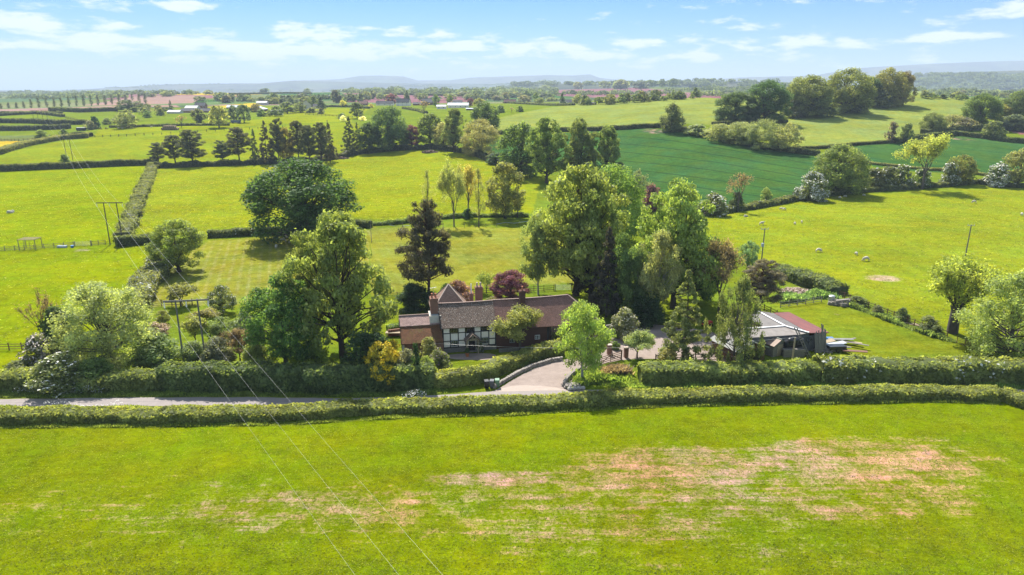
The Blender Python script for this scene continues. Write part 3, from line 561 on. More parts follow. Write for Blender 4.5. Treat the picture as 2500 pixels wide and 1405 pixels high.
# the big oak and its neighbours
g('oak_tree','oak',735,584,386,246,(.028,.064,.014),'huge dark green oak shading resting sheep','tree',seed=2,lod=0)
for px,b,t,w_,k,lb in [(1046,546,415,34,'tall','leftmost thin leaved tree of the slender four beyond the pine'),(1107,553,392,72,'sparse','tallest of the slender trees in the far paddock hedge'),(1142,532,402,62,'sparse','yellowish slender tree with an ivy covered foot'),(1170,556,412,38,'tall','thin upright tree just right of the ivy footed one'),(1262,532,455,42,'tall','small slender tree right of the dark stemmed ash')]:
    g('alder_tree',k,px,b,t,w_,(.13,.15,.045) if px!=1142 else (.19,.19,.02),lb,'tree',seed=px%4+1,lod=0 if k=='sparse' else 0,bark=GREYB,group='slender trees beyond the house')
g('ivy_bush','bush',1142,534,508,26,DK,'ivy mound at the foot of the yellowish slender tree','bush',seed=2,lod=1)
g('ash_tree','round',1236,534,396,98,(.10,.125,.03),'ash with a dark ivy covered trunk left of the big poplars','tree',seed=12,bark=(.03,.04,.02))
g('oak_tree','oak',1272,432,302,112,(.050,.085,.018),'dark full tree left of the three distant poplars','tree',seed=4)
for px,b,t,w_,lb in [(1342,448,288,100,'leftmost and broadest of the distant poplars at the wheat field'),(1412,446,290,86,'middle distant poplar at the wheat field'),(1482,446,308,76,'rightmost distant poplar against the dark wheat')]:
    g('poplar_tree','poplar',px,b,t,w_,(.070,.100,.024),lb,'tree',seed=px%3+2,lod=0,group='poplars at the wheat field edge')
# the pine row
row = [('pine',388,401,348,40,'smallest pine at the left end of the pine row'),('pine',428,403,330,52,'second pine from the left end of the row'),('pine',472,406,317,64,'third pine from the left end, with a wide skirt'),
 ('pine',546,400,343,48,'low bushy pine left of the gap in the row'),('pine',583,397,311,56,'tall pine standing before the thin spruce'),('spruce',624,398,316,26,'thin gappy spruce in the pine row'),
 ('spruce',652,400,296,46,'dark conifer right of the thin spruce'),('pine',681,398,290,44,'tall pine left of the yellow tree'),('pine',728,398,296,44,'tall pine right of the yellow tree'),
 ('pine',758,402,306,48,'dark pine among the right clump of the row'),('pine',786,402,300,50,'broad dark pine near the right end of the clump'),('spruce',806,396,300,40,'spruce at the right end of the dark clump'),
 ('spruce',854,374,286,44,'pale drooping larch right of the dark clump'),('spruce',874,370,300,24,'thin larch beside the pale drooping one')]
for i,(k,px,b,t,w_,lb) in enumerate(row):
    g('pine_tree' if k=='pine' else 'conifer_tree',k,px,b,t,w_,(.060,.080,.035) if px in (854,874,624) else PINE,lb,'tree',seed=i%4+1,lod=0,bark=(.06,.045,.04),group='conifers of the pine row')
g('golden_tree','round',700,398,312,40,(.14,.125,.02),'small yellow leaved tree inside the pine row','tree',seed=5)
g('yew_tree','round',902,374,300,58,(.030,.052,.014),'dense dark cone shaped tree right of the larches','tree',seed=3)
g('oak_tree','oak',955,366,262,98,(.050,.085,.024),'tallest oak of the row above the middle field','tree',seed=5,lod=0)
g('copper_beech','round',1005,362,306,40,PURP,'small purple leaved tree beside the row oak','tree',seed=9)
g('oak_tree','round',1050,358,278,68,(.065,.095,.020),'oak right of the purple leaved tree','tree',seed=2)
g('willow_tree','willow',1085,362,300,60,PALE,'pale willow left of the upright poplar','tree',seed=2)
g('poplar_tree','poplar',1110,372,266,56,(.075,.095,.034),'upright poplar between two pale willows','tree',seed=4,lod=0)
g('willow_tree','willow',1170,380,292,98,PALE,'broad pale willow at the corner of the middle field','tree',seed=3,lod=0)
g('oak_tree','oak',1184,322,250,74,(.032,.060,.018),'dark oak behind the broad pale willow','tree',seed=6)
g('bush','bush',1215,400,372,60,DK,'dark scrub at the foot of the broad pale willow','bush',seed=4)
# right hill and hedgerow trees
g('hedge_tree','bush',1640,322,254,64,(.070,.090,.032),'round bush tree on the hedge at the top of the wheat','tree',seed=3,lod=0)
for k,px,b,t,w_,c_,lb in [('oak',1795,296,226,104,(.038,.068,.022),'dark oak at the left of the hilltop clump'),('oak',1868,297,198,112,(.030,.062,.020),'tallest dark oak left of the yellowish hilltop trees'),('oak',1968,284,186,112,(.095,.120,.025),'yellowish hilltop tree beside the dark oaks'),
  ('oak',2062,276,169,118,(.090,.120,.022),'widest yellowish tree on the hilltop'),('round',2120,262,190,52,(.035,.062,.022),'narrow dark tree between the yellowish hilltop trees'),('oak',2166,260,168,92,(.100,.120,.026),'yellowish tree near the right end of the hilltop clump'),('round',2204,258,176,48,(.105,.095,.045),'brownish tree at the right end of the hilltop clump')]:
    g('hilltop_tree',k,px,b,t,w_,c_,lb,'tree',seed=px%4+1,lod=0,group='trees of the hilltop clump')
for px,b,t,w_ in [(1995,284,236,90),(1940,288,245,60),(2090,275,232,70),(2150,264,220,60)]:
    g('hilltop_bush','bush',px,b,t,w_,(.05,.065,.028),'low bushes filling the foot of the hilltop clump','bush',seed=px%4+1,lod=1,trunk=False,group='undergrowth of the hilltop clump')
for px,b,t,w_,lb in [(1700,330,304,70,'blossoming scrub at the left end of the wheat hedge'),(1760,345,302,80,'pale scrub willow second from the left above the wheat'),(1808,352,298,88,'pale scrub willow in the middle above the wheat'),(1862,364,292,100,'largest pale scrub willow above the wheat'),(1918,370,300,84,'pale scrub willow at the right end above the wheat')]:
    g('scrub_willow','willow' if px>1750 else 'bush',px,b,t,w_,(.125,.145,.055),lb,'bush',seed=px%4+1,lod=0 if w_>85 else 1,trunk=False,group='scrub willows above the wheat')
g('oak_tree','oak',2046,474,354,134,(.080,.115,.022),'round oak at the corner of the wheat and sheep fields','tree',seed=7,lod=0)
g('hawthorn_tree','bush',1980,490,420,78,HAW,'hawthorn white with blossom left of the round oak','tree',seed=4,lod=0,blossom=(WHT,.5))
g('lime_tree','sparse',2238,462,326,112,(.170,.180,.022),'open yellow-green tree rising from the sheep field hedge','tree',seed=7,lod=0,bark=GREYB)
g('oak_tree','oak',2340,448,378,74,(.085,.105,.018),'small round oak in the sheep field hedge','tree',seed=3)
for px,b,t,w_,bl,lb in [(2318,452,396,46,.35,'blossoming hawthorn left of the small round oak'),(2432,455,398,62,.6,'white hawthorn near the right edge'),(2200,458,402,50,.25,'hawthorn with some blossom left of the open yellow-green tree'),(2130,462,410,60,.1,'green hawthorn right of the round oak'),(2165,460,406,56,.08,'green bush in the hedge midway to the yellow-green tree'),(2245,458,412,50,0.2,'bush at the foot of the open yellow-green tree')]:
    g('hawthorn_tree','bush',px,b,t,w_,HAW,lb,'tree',seed=px%5+1,blossom=(WHT,bl) if bl else None,group='hawthorns of the sheep field hedge')
g('willow_tree','round',2485,456,364,78,(.11,.13,.04),'pale green tree at the right edge above the sheep field','tree',seed=4)
g('bare_tree','bare',1797,518,420,66,(.14,.11,.06),'nearly bare spreading tree at the wheat field corner','tree',seed=3,lod=0,bark=(.16,.13,.11))
g('holly_bush','bush',1797,516,468,40,(.035,.05,.022),'dark bush under the nearly bare tree','bush',seed=3)
g('hawthorn_tree','bush',1738,526,470,78,HAW,'hawthorn between the tall poplars and the bare tree','tree',seed=5,blossom=(WHT,.15))
g('thorn_tree','round',1870,500,458,28,OLV,'tiny round tree on the low wheat hedge','tree',seed=3,lod=1)
for k,px,b,t,w_,c_,lb in [('column',2175,349,297,30,(.07,.065,.05),'dark upright tree at the end of the thin hill hedge'),('bush',2212,348,302,34,HAW,'whitish bush right of the dark upright tree'),('oak',2274,326,275,62,(.09,.105,.03),'olive tree left of the bare tree in the upper hedge'),('sparse',2318,322,280,46,(.15,.14,.06),'thin pale tree in the upper hedge'),
  ('oak',2388,312,230,84,(.055,.085,.018),'spreading oak in the upper right hedge'),('round',2440,300,255,50,(.12,.13,.025),'yellow-green tree right of the spreading oak'),('oak',2480,300,224,84,(.055,.080,.022),'oak at the right edge of the upper hedge'),('bush',2424,340,296,54,HAW,'round thorn bush below the upper right hedge'),('bush',2345,318,286,60,(.11,.11,.07),'blossoming thorn left of the spreading oak'),('bush',2470,318,280,80,(.07,.085,.05),'dull green bush under the right edge oak')]:
    g('hedge_tree',k,px,b,t,w_,c_,lb,'tree',seed=px%4+1,lod=0 if w_>60 else 1,group='trees of the upper right hedge')
# left distance
for px,b,t,w_,k,c_,lb in [(160,408,377,28,'bush',MID,'round bush by the twin pole in the second hedge'),(103,341,317,34,'bush',MID,'round bush at the left end of the curved hedge'),(158,333,315,24,'bush',MID,'small round bush beside the parked horsebox'),(232,315,284,26,'bush',DK,'dark thorn tree left of the round willow'),
  (222,317,294,30,'bush',(.11,.12,.07),'blossoming thorn below the dark thorn tree'),(310,313,268,62,'willow',(.10,.125,.045),'large round willow in the left distance'),(318,272,244,70,'oak',(.035,.062,.018),'broad dark oak on the brown field edge'),(262,304,288,26,'bush',HAW,'pair of low thorns left of the round willow'),
  (360,288,270,24,'bush',MID,'round green bush right of the round willow'),(392,283,265,20,'bush',MID,'small bush before the white roofed farm'),(442,312,282,28,'bare',(.14,.12,.07),'bare grey tree before the farm'),(486,300,265,34,'round',(.07,.095,.045),'blue-green tree before the farm barn'),
  (537,312,258,46,'round',(.14,.15,.04),'tall yellow-green tree right of the farm barn'),(572,298,258,26,'round',(.06,.085,.045),'blue-green tree left of the farm track'),(596,300,255,34,'round',(.065,.09,.05),'broad blue-green tree beside the farm track'),(418,270,245,14,'spruce',DK,'small dark spruce left of the farmhouse'),
  (638,285,266,26,'bush',MID,'dark bush right of the farm track'),(673,282,258,36,'bush',MID,'bush between the track and the village paddock'),(703,278,248,40,'round',(.07,.095,.035),'leafy tree left of the village paddock'),(733,276,250,30,'round',MID,'small tree touching the village paddock'),
  (737,250,228,34,'round',(.06,.075,.035),'brownish round tree above the gabled house'),(785,268,238,30,'spruce',(.03,.045,.02),'dark fir right of the gabled house'),(765,262,235,26,'round',MID,'green tree between gabled house and fir'),(822,252,220,28,'round',(.05,.055,.035),'dark broad tree with a fir tip behind it'),
  (840,260,240,16,'bush',(.09,.12,.04),'shrub right of the dark broad tree'),(838,262,244,18,'round',(.26,.24,.03),'golden round tree in the village'),(906,264,253,14,'bush',(.24,.20,.01),'small gold shrub before the white bungalow'),(955,256,229,26,'round',PURP,'purple tree behind the white bungalow'),
  (994,256,222,22,'spruce',(.03,.045,.022),'dark conifer right of the white house'),(838,256,243,12,'column',PURP,'tiny purple tree near the golden one'),(872,290,250,34,'round',(.06,.085,.04),'dark green tree in the middle of the paddock hedge'),(835,290,276,24,'bush',MID,'green thorn left of the white thorn'),
  (838,297,282,20,'bush',(.30,.30,.24),'white blossoming thorn in the paddock'),(885,295,284,20,'bush',(.30,.30,.24),'second white thorn right of the first'),(1035,278,246,34,'bare',(.12,.09,.06),'brown bare tree in front of the dark roofed barn'),(1065,262,231,18,'round',MID,'green tree behind the white barn'),
  (1098,258,232,18,'round',MID,'tree behind the roof of the white barn'),(1148,262,240,20,'round',PURP,'purple tree right of the white barn'),(1170,264,240,30,'round',(.12,.13,.03),'yellow-green tree right of the purple one'),(1222,276,256,26,'bush',MID,'dark bush behind the pale field edge'),
  (1270,274,258,20,'bush',MID,'bush in the light green strip'),(1250,276,262,14,'bare',(.18,.16,.09),'pale bare bush in the light green strip'),(1308,252,226,14,'round',MID,'tree left of the village road hedge'),(1318,254,238,24,'round',(.10,.12,.04),'pale round tree by the village road'),
  (1373,256,228,20,'spruce',(.035,.06,.03),'cedar before the white cottages')]:
    nm = {'spruce':'conifer_tree','bush':'thorn_bush','bare':'bare_tree','oak':'oak_tree','willow':'willow_tree'}.get(k,'village_tree')
    g(nm,k,px,b,t,w_,c_,lb,'tree' if k!='bush' else 'bush',seed=px%4+1)
# the Lombardy poplars along the brown field
lx = [12,83,158,228,297,369,443,513,583,653,725,793,862,926,991,1053,1120,1183,1244,1310,1368]
lt = [355,348,345,335,315,300,298,308,298,283,280,280,270,276,276,273,265,273,262,265,265]
lbs = [410,405,405,403,400,398,393,390,389,386,383,381,379,375,372,366,352,330,325,352,356]
ordn = ['first','second','third','fourth','fifth','sixth','seventh','eighth','ninth','tenth','eleventh','twelfth','thirteenth','fourteenth','fifteenth','sixteenth','seventeenth','eighteenth','nineteenth','twentieth','last']
for i,(a,b,c_) in enumerate(zip(lx,lt,lbs)):
    g('lombardy_poplar','column',a*.26,160+c_*.26,160+b*.26,8.5,(.050,.060,.035),'narrow upright poplar, %s from the left in the long row'%ordn[i],'tree',lod=1,seed=i%3+1,group='narrow poplars in a row along the brown field')
# trees of the middle distance that nothing tells apart
def scatter(name, kinds, cols, line, n, hpx, wpx, label, group, jit=3, lod=3, seed=0):
    r_ = random.Random(seed); xs = [p[0] for p in line]
    for i in range(n):
        u = r_.uniform(xs[0], xs[-1]); v_ = float(np.interp(u, xs, [p[1] for p in line]))+r_.uniform(-jit, jit); hh = hpx*r_.uniform(.6, 1.35)
        g(name, r_.choice(kinds), u, v_, v_-hh, wpx*r_.uniform(.6, 1.5), r_.choice(cols), label, 'tree', lod=lod, seed=r_.randint(1,2), trunk=False, group=group)
FC = [(.055,.080,.032),(.07,.095,.035),(.09,.115,.035),(.045,.065,.030),(.10,.11,.05)]
scatter('village_tree',['round','oak','bush'],FC,[(620,258),(760,252),(900,246),(1100,244),(1300,248)],26,17,24,'small leafy tree among the village gardens','trees among the village gardens',4,seed=1)
scatter('copse_tree',['round','oak','column'],FC,[(480,246),(560,250),(640,252),(720,250)],26,17,26,'tree of the copse above the farm','trees of the copse above the farm',4,seed=2)
scatter('hedgerow_tree',['round','oak'],FC,[(1130,244),(1250,240),(1350,246)],22,15,24,'tree in the valley right of the red field','trees in the valley right of the red field',7,seed=3)
scatter('roadside_tree',['round','oak','spruce'],FC,[(1400,256),(1500,256),(1600,246),(1700,240)],38,20,24,'tree of the belt along the top of the pale field','trees of the belt above the pale field',2,seed=4)
scatter('ridge_tree',['round','oak'],FC,[(1310,219),(1450,217),(1600,214),(1780,212),(1900,210)],44,18,28,'tree of the long wood on the far ridge','trees of the long wood on the far ridge',2,seed=5)
scatter('valley_tree',['round','oak','bush'],FC,[(2250,238),(2380,240),(2520,236)],26,12,22,'tree in the valley behind the right hill','trees in the valley behind the right hill',7,seed=6)
scatter('field_edge_tree',['round','oak'],FC,[(270,236),(370,238),(440,232),(520,232)],18,10,22,'small tree on the edge of the far brown field','trees on the edge of the far brown field',2,seed=7)
scatter('skyline_tree',['round','oak'],FC,[(580,226),(660,228),(720,224),(760,228)],14,10,20,'tree on the crest above the dark green field','trees on the crest above the dark green field',1,seed=8)
scatter('farm_tree',['round','bush'],FC,[(330,280),(400,276),(470,296),(620,280),(800,280)],20,18,26,'garden bush around the distant farm','bushes around the distant farm',7,seed=9)
# far woods: one mass nobody could count
def woods():
    from mathutils.bvhtree import BVHTree
    r_ = np.random.RandomState(9); pts = []
    bv = []
    for V, Q, Y in RIDGES:
        if Y < 8000: bv.append((BVHTree.FromPolygons([tuple(v) for v in V], [tuple(int(a) for a in q) for q in Q]), Y))
    def add(px, py):
        d = raydir(px, py); best = None
        for b, Y in bv:
            h_ = b.ray_cast(Vector((0,0,H)), Vector(d).normalized())
            if h_[0] is not None and (best is None or h_[0].y < best.y): best = h_[0]
        h_ = hit(px, py)
        if h_.y > 30000 and best is None: return
        if best is None or (h_.y < best.y): best = h_
        if best.y > 1100: pts.append((best, r_.uniform(.7, 1.4)))
    for (x0,y0),(x1,y1),n in [((2230,182),(2560,200),110),((2230,200),(2560,234),150),((0,228),(300,244),130),((850,221),(1300,232),130),((1220,205),(1340,214),25),((1330,208),(1900,200),120),((1500,206),(2000,212),90),((300,222),(860,226),60),((150,224),(450,232),60),((1200,216),(1360,236),60),((1900,212),(2250,226),60),((-150,228),(0,250),30),((2230,228),(2560,240),60)]:
        for i in range(n):
            t = r_.uniform(); u = x0+(x1-x0)*t; add(u, (y0+(y1-y0)*r_.uniform()) if abs(y1-y0) > 8 and y0 < y1 else y0+(y1-y0)*t+r_.uniform(-3, 3))
    for k in range(26):       # hedgerow lines winding over the far farmland
        x0 = r_.uniform(-50, 2550); y0 = r_.uniform(206, 245) if x0 < 2200 else r_.uniform(184, 236); dx = r_.uniform(60, 260)*r_.choice([-1,1]); dy = r_.uniform(-7, 7)
        for i in range(22): t = i/21; add(x0+dx*t, y0+dy*t)
    C = np.array([tuple(p[0]) for p in pts]); s = np.array([p[1] for p in pts]); dd = np.clip(C[:,1]/1900, .7, 1.9); rad = 8.5*s*dd**.5
    R = np.stack([rad*1.2, rad*1.2, rad*.75], 1); C[:,2] += rad*.25
    n = 60; i = np.repeat(np.arange(len(C)), n); d = unit(r_.normal(size=(len(i),3))); d[:,2] = np.abs(d[:,2]); p = C[i]+d*R[i]*r_.uniform(.75, 1.1, (len(i),1))
    nr = unit(d+r_.normal(size=d.shape)*.5); t = unit(np.cross(nr, r_.normal(size=d.shape))); b = np.cross(nr, t); sz = rad[i][:,None]*.22
    V = np.stack([p+t*sz, p+b*sz, p-t*sz, p-b*sz], 1).reshape(-1,3); v_ = np.clip(r_.uniform(0, .6, len(C))[i]+r_.uniform(0, .3, len(i)), 0, 1)
    o = bpy.data.objects.new('far_woods', mesh_np('far_woods', V, quads_of(V), LEAF, v_)); o.color = (.055,.078,.032,1); link(o); tag(o, 'distant woods and hedgerow trees fading into haze', 'woods', kind='stuff')
woods()
# ---------------------------------------------------------------- hedges
HG = (.090,.115,.022); HD = (.060,.080,.022); HB = (.105,.115,.035)
FRONT = [(-260,1030),(0,1026),(300,1024),(500,1024),(700,1018),(860,1008),(1000,1000),(1250,997),(1500,982),(1700,975),(2000,971),(2300,968),(2440,972)]
hedge('lane_hedge', FRONT, 2.3, 1.25, (.105,.125,.022), 'long clipped hedge between the lane and the near crop field', .13, 42, 1, .34, topvar=.42)
hedge('lane_hedge', [(2440,972),(2475,982),(2520,1000),(2600,1030)], 2.4, 1.3, (.100,.122,.022), 'corner of the clipped hedge turning down the right edge of the near field', .13, 42, 2)
hedge('garden_hedge', [(-220,952),(0,948),(160,950),(320,948),(420,946)], 2.8, 2.2, HG, 'rough roadside hedge under the pale willow at the left', .16, 34, 3, .5)
hedge('garden_hedge', [(400,946),(520,948),(640,950),(760,952),(900,950),(1060,944)], 3.0, 3.3, (.060,.090,.020), 'tall dark hedge along the lane below the poplars', .17, 34, 4, .45, topvar=.18)
hedge('front_hedge', [(1040,944),(1120,938),(1180,928),(1230,905),(1285,886),(1330,868),(1372,862)], 2.2, 1.9, (.110,.130,.024), 'clipped hedge curving round the front lawn to the drive', .13, 44, 5, .22)
hedge('roadside_hedge', [(1560,930),(1640,930),(1760,930),(1880,928),(2000,928)], 3.2, 2.3, (.095,.125,.022), 'tall roadside hedge in front of the stables', .17, 34, 6, .4, topvar=.3)
hedge('roadside_hedge', [(1990,928),(2120,928),(2260,930),(2400,930),(2620,930)], 3.4, 2.9, (.095,.120,.024), 'tall roadside hedge in front of the right paddock', .17, 32, 7, .4, topvar=.25, blossom=((.5,.5,.42),.05,.2))
hedge('field_hedge', [(376,398),(366,430),(350,468),(333,510),(315,555),(300,588)], 3.6, 2.2, (.085,.100,.034), 'wide hedge running away between the two yellow-green left fields', .20, 22, 8, .9, topvar=.6)
hedge('field_hedge', [(285,603),(340,596),(388,590)], 3.0, 2.4, HD, 'short dark hedge right of the metal gate', .18, 26, 9, .3)
hedge('field_hedge', [(508,580),(570,577),(640,573),(760,568),(862,553),(905,556)], 2.6, 1.9, HD, 'hedge behind the resting sheep under the huge oak', .17, 26, 10, .35, blossom=((.5,.5,.42),.05,.4))
hedge('field_hedge', [(404,640),(385,668),(360,700),(340,735),(322,775)], 4.4, 2.6, (.095,.110,.035), 'wide blossoming hedge from the bushy tree to the fence', .18, 26, 11, .45, blossom=(WHT,.08,-.4))
hedge('field_hedge', [(-200,424),(0,418),(180,411),(370,403)], 3.2, 3.0, (.060,.075,.025), 'dark straight hedge across the left behind the buttercup field', .26, 16, 12, .3)
hedge('field_hedge', [(-120,396),(0,377),(70,356),(150,341),(215,337)], 4.2, 3.0, HB, 'curved brownish hedge running up to the horsebox', .26, 16, 13, .3)
hedge('field_hedge', [(380,411),(470,408),(560,405),(680,400),(800,392),(880,376),(960,368),(1060,364),(1160,378),(1225,402),(1290,420)], 3.0, 2.6, (.050,.060,.026), 'dark hedge and brush under the pine row', .26, 14, 14, .6, topvar=.7)
hedge('field_hedge', [(870,552),(960,548),(1060,536),(1150,530),(1290,530)], 2.0, 1.1, MID, 'low hedge behind the slender trees', .17, 26, 15, .5, topvar=.8)
hedge('field_hedge', [(1200,330),(1250,326),(1330,322),(1440,320),(1530,316),(1610,312),(1660,318),(1750,338),(1850,360),(1960,376),(2000,380)], 3.4, 2.4, (.055,.070,.024), 'dark hedge along the top of the left wheat field', .30, 14, 16, .4)
hedge('field_hedge', [(1740,305),(1820,303),(1920,300)], 3.0, 1.8, (.05,.06,.025), 'short dark hedge at the foot of the dark hill oaks', .3, 12, 17)
hedge('field_hedge', [(1930,366),(2020,362),(2100,354),(2180,349)], 2.0, 1.4, (.050,.060,.022), 'thin dark hedge below the pale hill field', .26, 14, 18)
hedge('field_hedge', [(2180,350),(2260,338),(2330,330),(2400,338),(2470,348),(2600,356)], 3.4, 2.4, HD, 'hedge across the top of the right wheat field', .28, 14, 19, .4)
hedge('field_hedge', [(2250,332),(2330,322),(2400,318),(2520,316)], 3.4, 3.0, (.07,.085,.04), 'upper hedge of thorns in front of the right edge oaks', .3, 12, 20, .5, topvar=.6)
hedge('field_hedge', [(2100,398),(2180,407),(2260,416),(2330,418),(2420,432)], 2.0, 1.0, HB, 'low clipped hedge between the wheat field and the oak', .24, 16, 21)
hedge('field_hedge', [(1700,526),(1760,522),(1850,508),(1950,488),(2040,476),(2120,468),(2200,464),(2300,456),(2380,448),(2440,456),(2560,462)], 2.8, 1.8, (.07,.085,.028), 'hedge along the top of the sheep field', .20, 20, 22, .5, topvar=.7, blossom=((.5,.5,.42),.05,.3))
hedge('field_hedge', [(1900,668),(1950,686),(2000,706),(2045,722)], 4.2, 2.2, (.070,.095,.028), 'thick bramble hedge behind the stable paddock', .18, 28, 23, .6, topvar=.6)
hedge('garden_hedge', [(945,812),(990,806)], 1.4, 1.3, (.06,.10,.02), 'short clipped hedge over the low brick wall', .12, 44, 24)
for pts, wd_, h_, lb in [([(-60,281),(60,279),(150,280)], 3, 2.6, 'far dark hedge below the brown field at the left edge'),([(125,272),(200,275),(285,272)], 5, 4, 'dark hedge right under the brown field'),([(-60,301),(80,301),(215,304)], 4, 3.4, 'middle far hedge of the left paddocks'),([(-60,320),(60,319),(170,315)], 4, 3.4, 'lower far hedge of the left paddocks'),
    ([(0,284),(90,279),(155,286)], 3, 2.6, 'short curved hedge in the left distance'),([(160,337),(190,333),(222,334)], 4, 2.6, 'hedge stub ending at the post fence'),([(270,312),(400,309),(560,307)], 2.6, 1.4, 'rough brush line behind the round bales'),([(1230,252),(1300,256),(1400,258)], 3, 2, 'clipped hedge along the village road'),
    ([(985,266),(1020,272),(1040,278)], 3, 2, 'short dark hedge before the brown bare tree'),([(560,232),(700,229),(760,230)], 4, 4, 'hedge on the crest of the dark green far field'),([(830,249),(870,240),(930,232),(1140,236)], 4, 4, 'hedge around the far red field'),([(760,262),(850,262),(900,266)], 3, 2.2, 'garden hedge under the gabled house')]:
    hedge('far_hedge', pts, wd_, h_, (.055,.070,.030), lb, .6, 4, len(lb), .4, group='hedges of the far left fields')
# ---------------------------------------------------------------- built things: materials
def simple(name, c, rough=.8, var=.25, scale=3, metal=0, c2=None, bump=.2, spec=.25):
    m = NT(name); v = m.coord('Object'); n = m.noise(v, scale, 5, .65); m.base(m.mix(m.rng(n, .3, .7), tuple(x*(1-var) for x in c), c2 or tuple(min(1, x*(1+var)) for x in c)))
    m.b.inputs['Roughness'].default_value = rough; m.b.inputs['Metallic'].default_value = metal; m.b.inputs['Specular IOR Level'].default_value = spec
    if bump: m.bump(n, bump, .03)
    return m.m
def tiles(name, c1, c2, mortar, w=.26, h=.20, speck=None, patch=None):
    m = NT(name); t = m.N.new('ShaderNodeTexCoord'); uv = t.outputs['UV']; b = m.N.new('ShaderNodeTexBrick'); m.L.new(uv, b.inputs[0])
    b.inputs['Scale'].default_value = 1; b.inputs['Brick Width'].default_value = w; b.inputs['Row Height'].default_value = h; b.inputs['Mortar Size'].default_value = .018; b.inputs['Bias'].default_value = 0
    b.inputs['Color1'].default_value = (*c1, 1); b.inputs['Color2'].default_value = (*c2, 1); b.inputs['Mortar'].default_value = (*mortar, 1)
    c = b.outputs[0]; n = m.noise(uv, .9, 6, .7); c = m.mix(m.rng(n, .3, .7, 0, .5), c, m.mix(.5, c, (.02,.015,.012)))
    if patch: c = m.mix(m.rng(m.noise(uv, .7, 4, .7), .5, .64, 0, .6), c, patch)
    if speck: c = m.mix(m.rng(m.noise(uv, 5.5, 4, .8), .56, .62, 0, .9), c, speck)
    m.base(c); m.bump(m.math('ADD', b.outputs[1], n), .6, .05); m.b.inputs['Roughness'].default_value = .9; return m.m
def sheet(name, c, c2, period=.18):
    m = NT(name); t = m.N.new('ShaderNodeTexCoord'); wv = m.N.new('ShaderNodeTexWave'); wv.inputs['Scale'].default_value = .5/period/3.14*1.0; m.L.new(t.outputs['UV'], wv.inputs[0])
    n = m.noise(t.outputs['UV'], .8, 5, .7); m.base(m.mix(m.rng(n, .35, .65), c, c2)); m.bump(m.math('ADD', wv.outputs[1], n), .5, .04); m.b.inputs['Roughness'].default_value = .6; return m.m
WHITE = simple('white_render', (.80,.72,.62), .85, .08, 1.2); CREAM = simple('cream_render', (.55,.50,.42), .85, .1); BLACK = simple('black_timber', (.028,.024,.022), .7, .3, 5)
PLINTH = tiles('plinth_stone', (.20,.19,.18), (.26,.24,.22), (.12,.11,.10), .5, .22); BRICK = tiles('brick', (.33,.11,.065), (.25,.085,.052), (.27,.20,.15), .23, .085); DBRICK = tiles('dark_brick', (.15,.050,.032), (.10,.036,.025), (.10,.07,.055), .23, .085)
MOSS = tiles('lichen_tiles', (.235,.16,.115), (.145,.10,.075), (.02,.016,.015), .20, .17, speck=(.56,.50,.42)); PLUM = tiles('plum_tiles', (.36,.19,.14), (.26,.14,.105), (.045,.025,.022), .20, .17, speck=(.30,.20,.17))
PINK = tiles('pink_tiles', (.46,.32,.28), (.38,.26,.23), (.13,.08,.07), .22, .2, speck=(.45,.33,.30)); RUSTT = tiles('mossy_tiles', (.25,.105,.045), (.17,.085,.038), (.06,.03,.02), .20, .17, patch=(.12,.10,.03)); PYR = tiles('tan_tiles', (.42,.28,.205), (.33,.21,.155), (.08,.05,.04), .20, .17)
SLATE = tiles('grey_slate', (.155,.145,.15), (.11,.105,.11), (.05,.05,.05), .3, .25); RIDGEM = simple('ridge_tile', (.27,.19,.16), .85, .2, 4); HIP = simple('hip_tile', (.45,.36,.30), .85, .15)
FELT = sheet('grey_felt', (.20,.175,.155), (.27,.24,.215), .6); DFELT = sheet('dark_felt', (.11,.10,.095), (.17,.155,.145), .6); REDS = sheet('red_sheet', (.22,.075,.065), (.15,.062,.055), .16); WHS = sheet('white_sheet', (.50,.50,.49), (.36,.36,.35), .3); BLS = sheet('pale_blue_sheet', (.40,.45,.50), (.33,.37,.42), .3)
BLOCK = tiles('grey_block', (.19,.19,.20), (.15,.15,.16), (.08,.08,.085), .44, .22); WHITEP = simple('white_paint', (.75,.74,.72), .5, .05); TAN = sheet('brown_felt', (.25,.17,.12), (.30,.21,.16), .5); GREENISH = sheet('green_felt', (.19,.21,.16), (.23,.24,.19), .5)
WOODG = simple('weathered_wood', (.20,.18,.15), .85, .3, 6); WOODB = simple('brown_wood', (.13,.075,.045), .8, .3, 6); WOODL = simple('pale_wood', (.34,.27,.18), .8, .2, 6); RUSTW = simple('rusty_rail', (.16,.085,.055), .8, .3, 6); CREO = simple('pole_wood', (.085,.075,.06), .85, .3, 5); POLEG = simple('grey_pole_wood', (.17,.155,.135), .85, .25, 5)
STEEL = simple('galvanised_steel', (.42,.43,.44), .45, .15, 4, .6); PLASB = simple('black_plastic', (.02,.02,.022), .35, .2, 4, spec=.5); PLASG = simple('green_plastic', (.10,.20,.11), .45, .1, 4, spec=.5); BLUEP = simple('blue_plastic', (.05,.16,.42), .45, .1, 4, spec=.5); TERRA = simple('terracotta', (.42,.16,.08), .8, .15)
REDP = simple('red_paint', (.45,.03,.02), .35, .1, spec=.5); CERAM = simple('glass_insulator', (.55,.60,.58), .2, .05, spec=.6); WIRE = simple('aluminium_wire', (.52,.50,.47), .4, .05, 1, .3, bump=0); STONE = simple('field_stone', (.27,.23,.20), .9, .35, 4, c2=(.36,.32,.28), bump=.6); TARP = simple('grey_sheet', (.45,.47,.50), .4, .4, 2, c2=(.10,.10,.11), spec=.5)
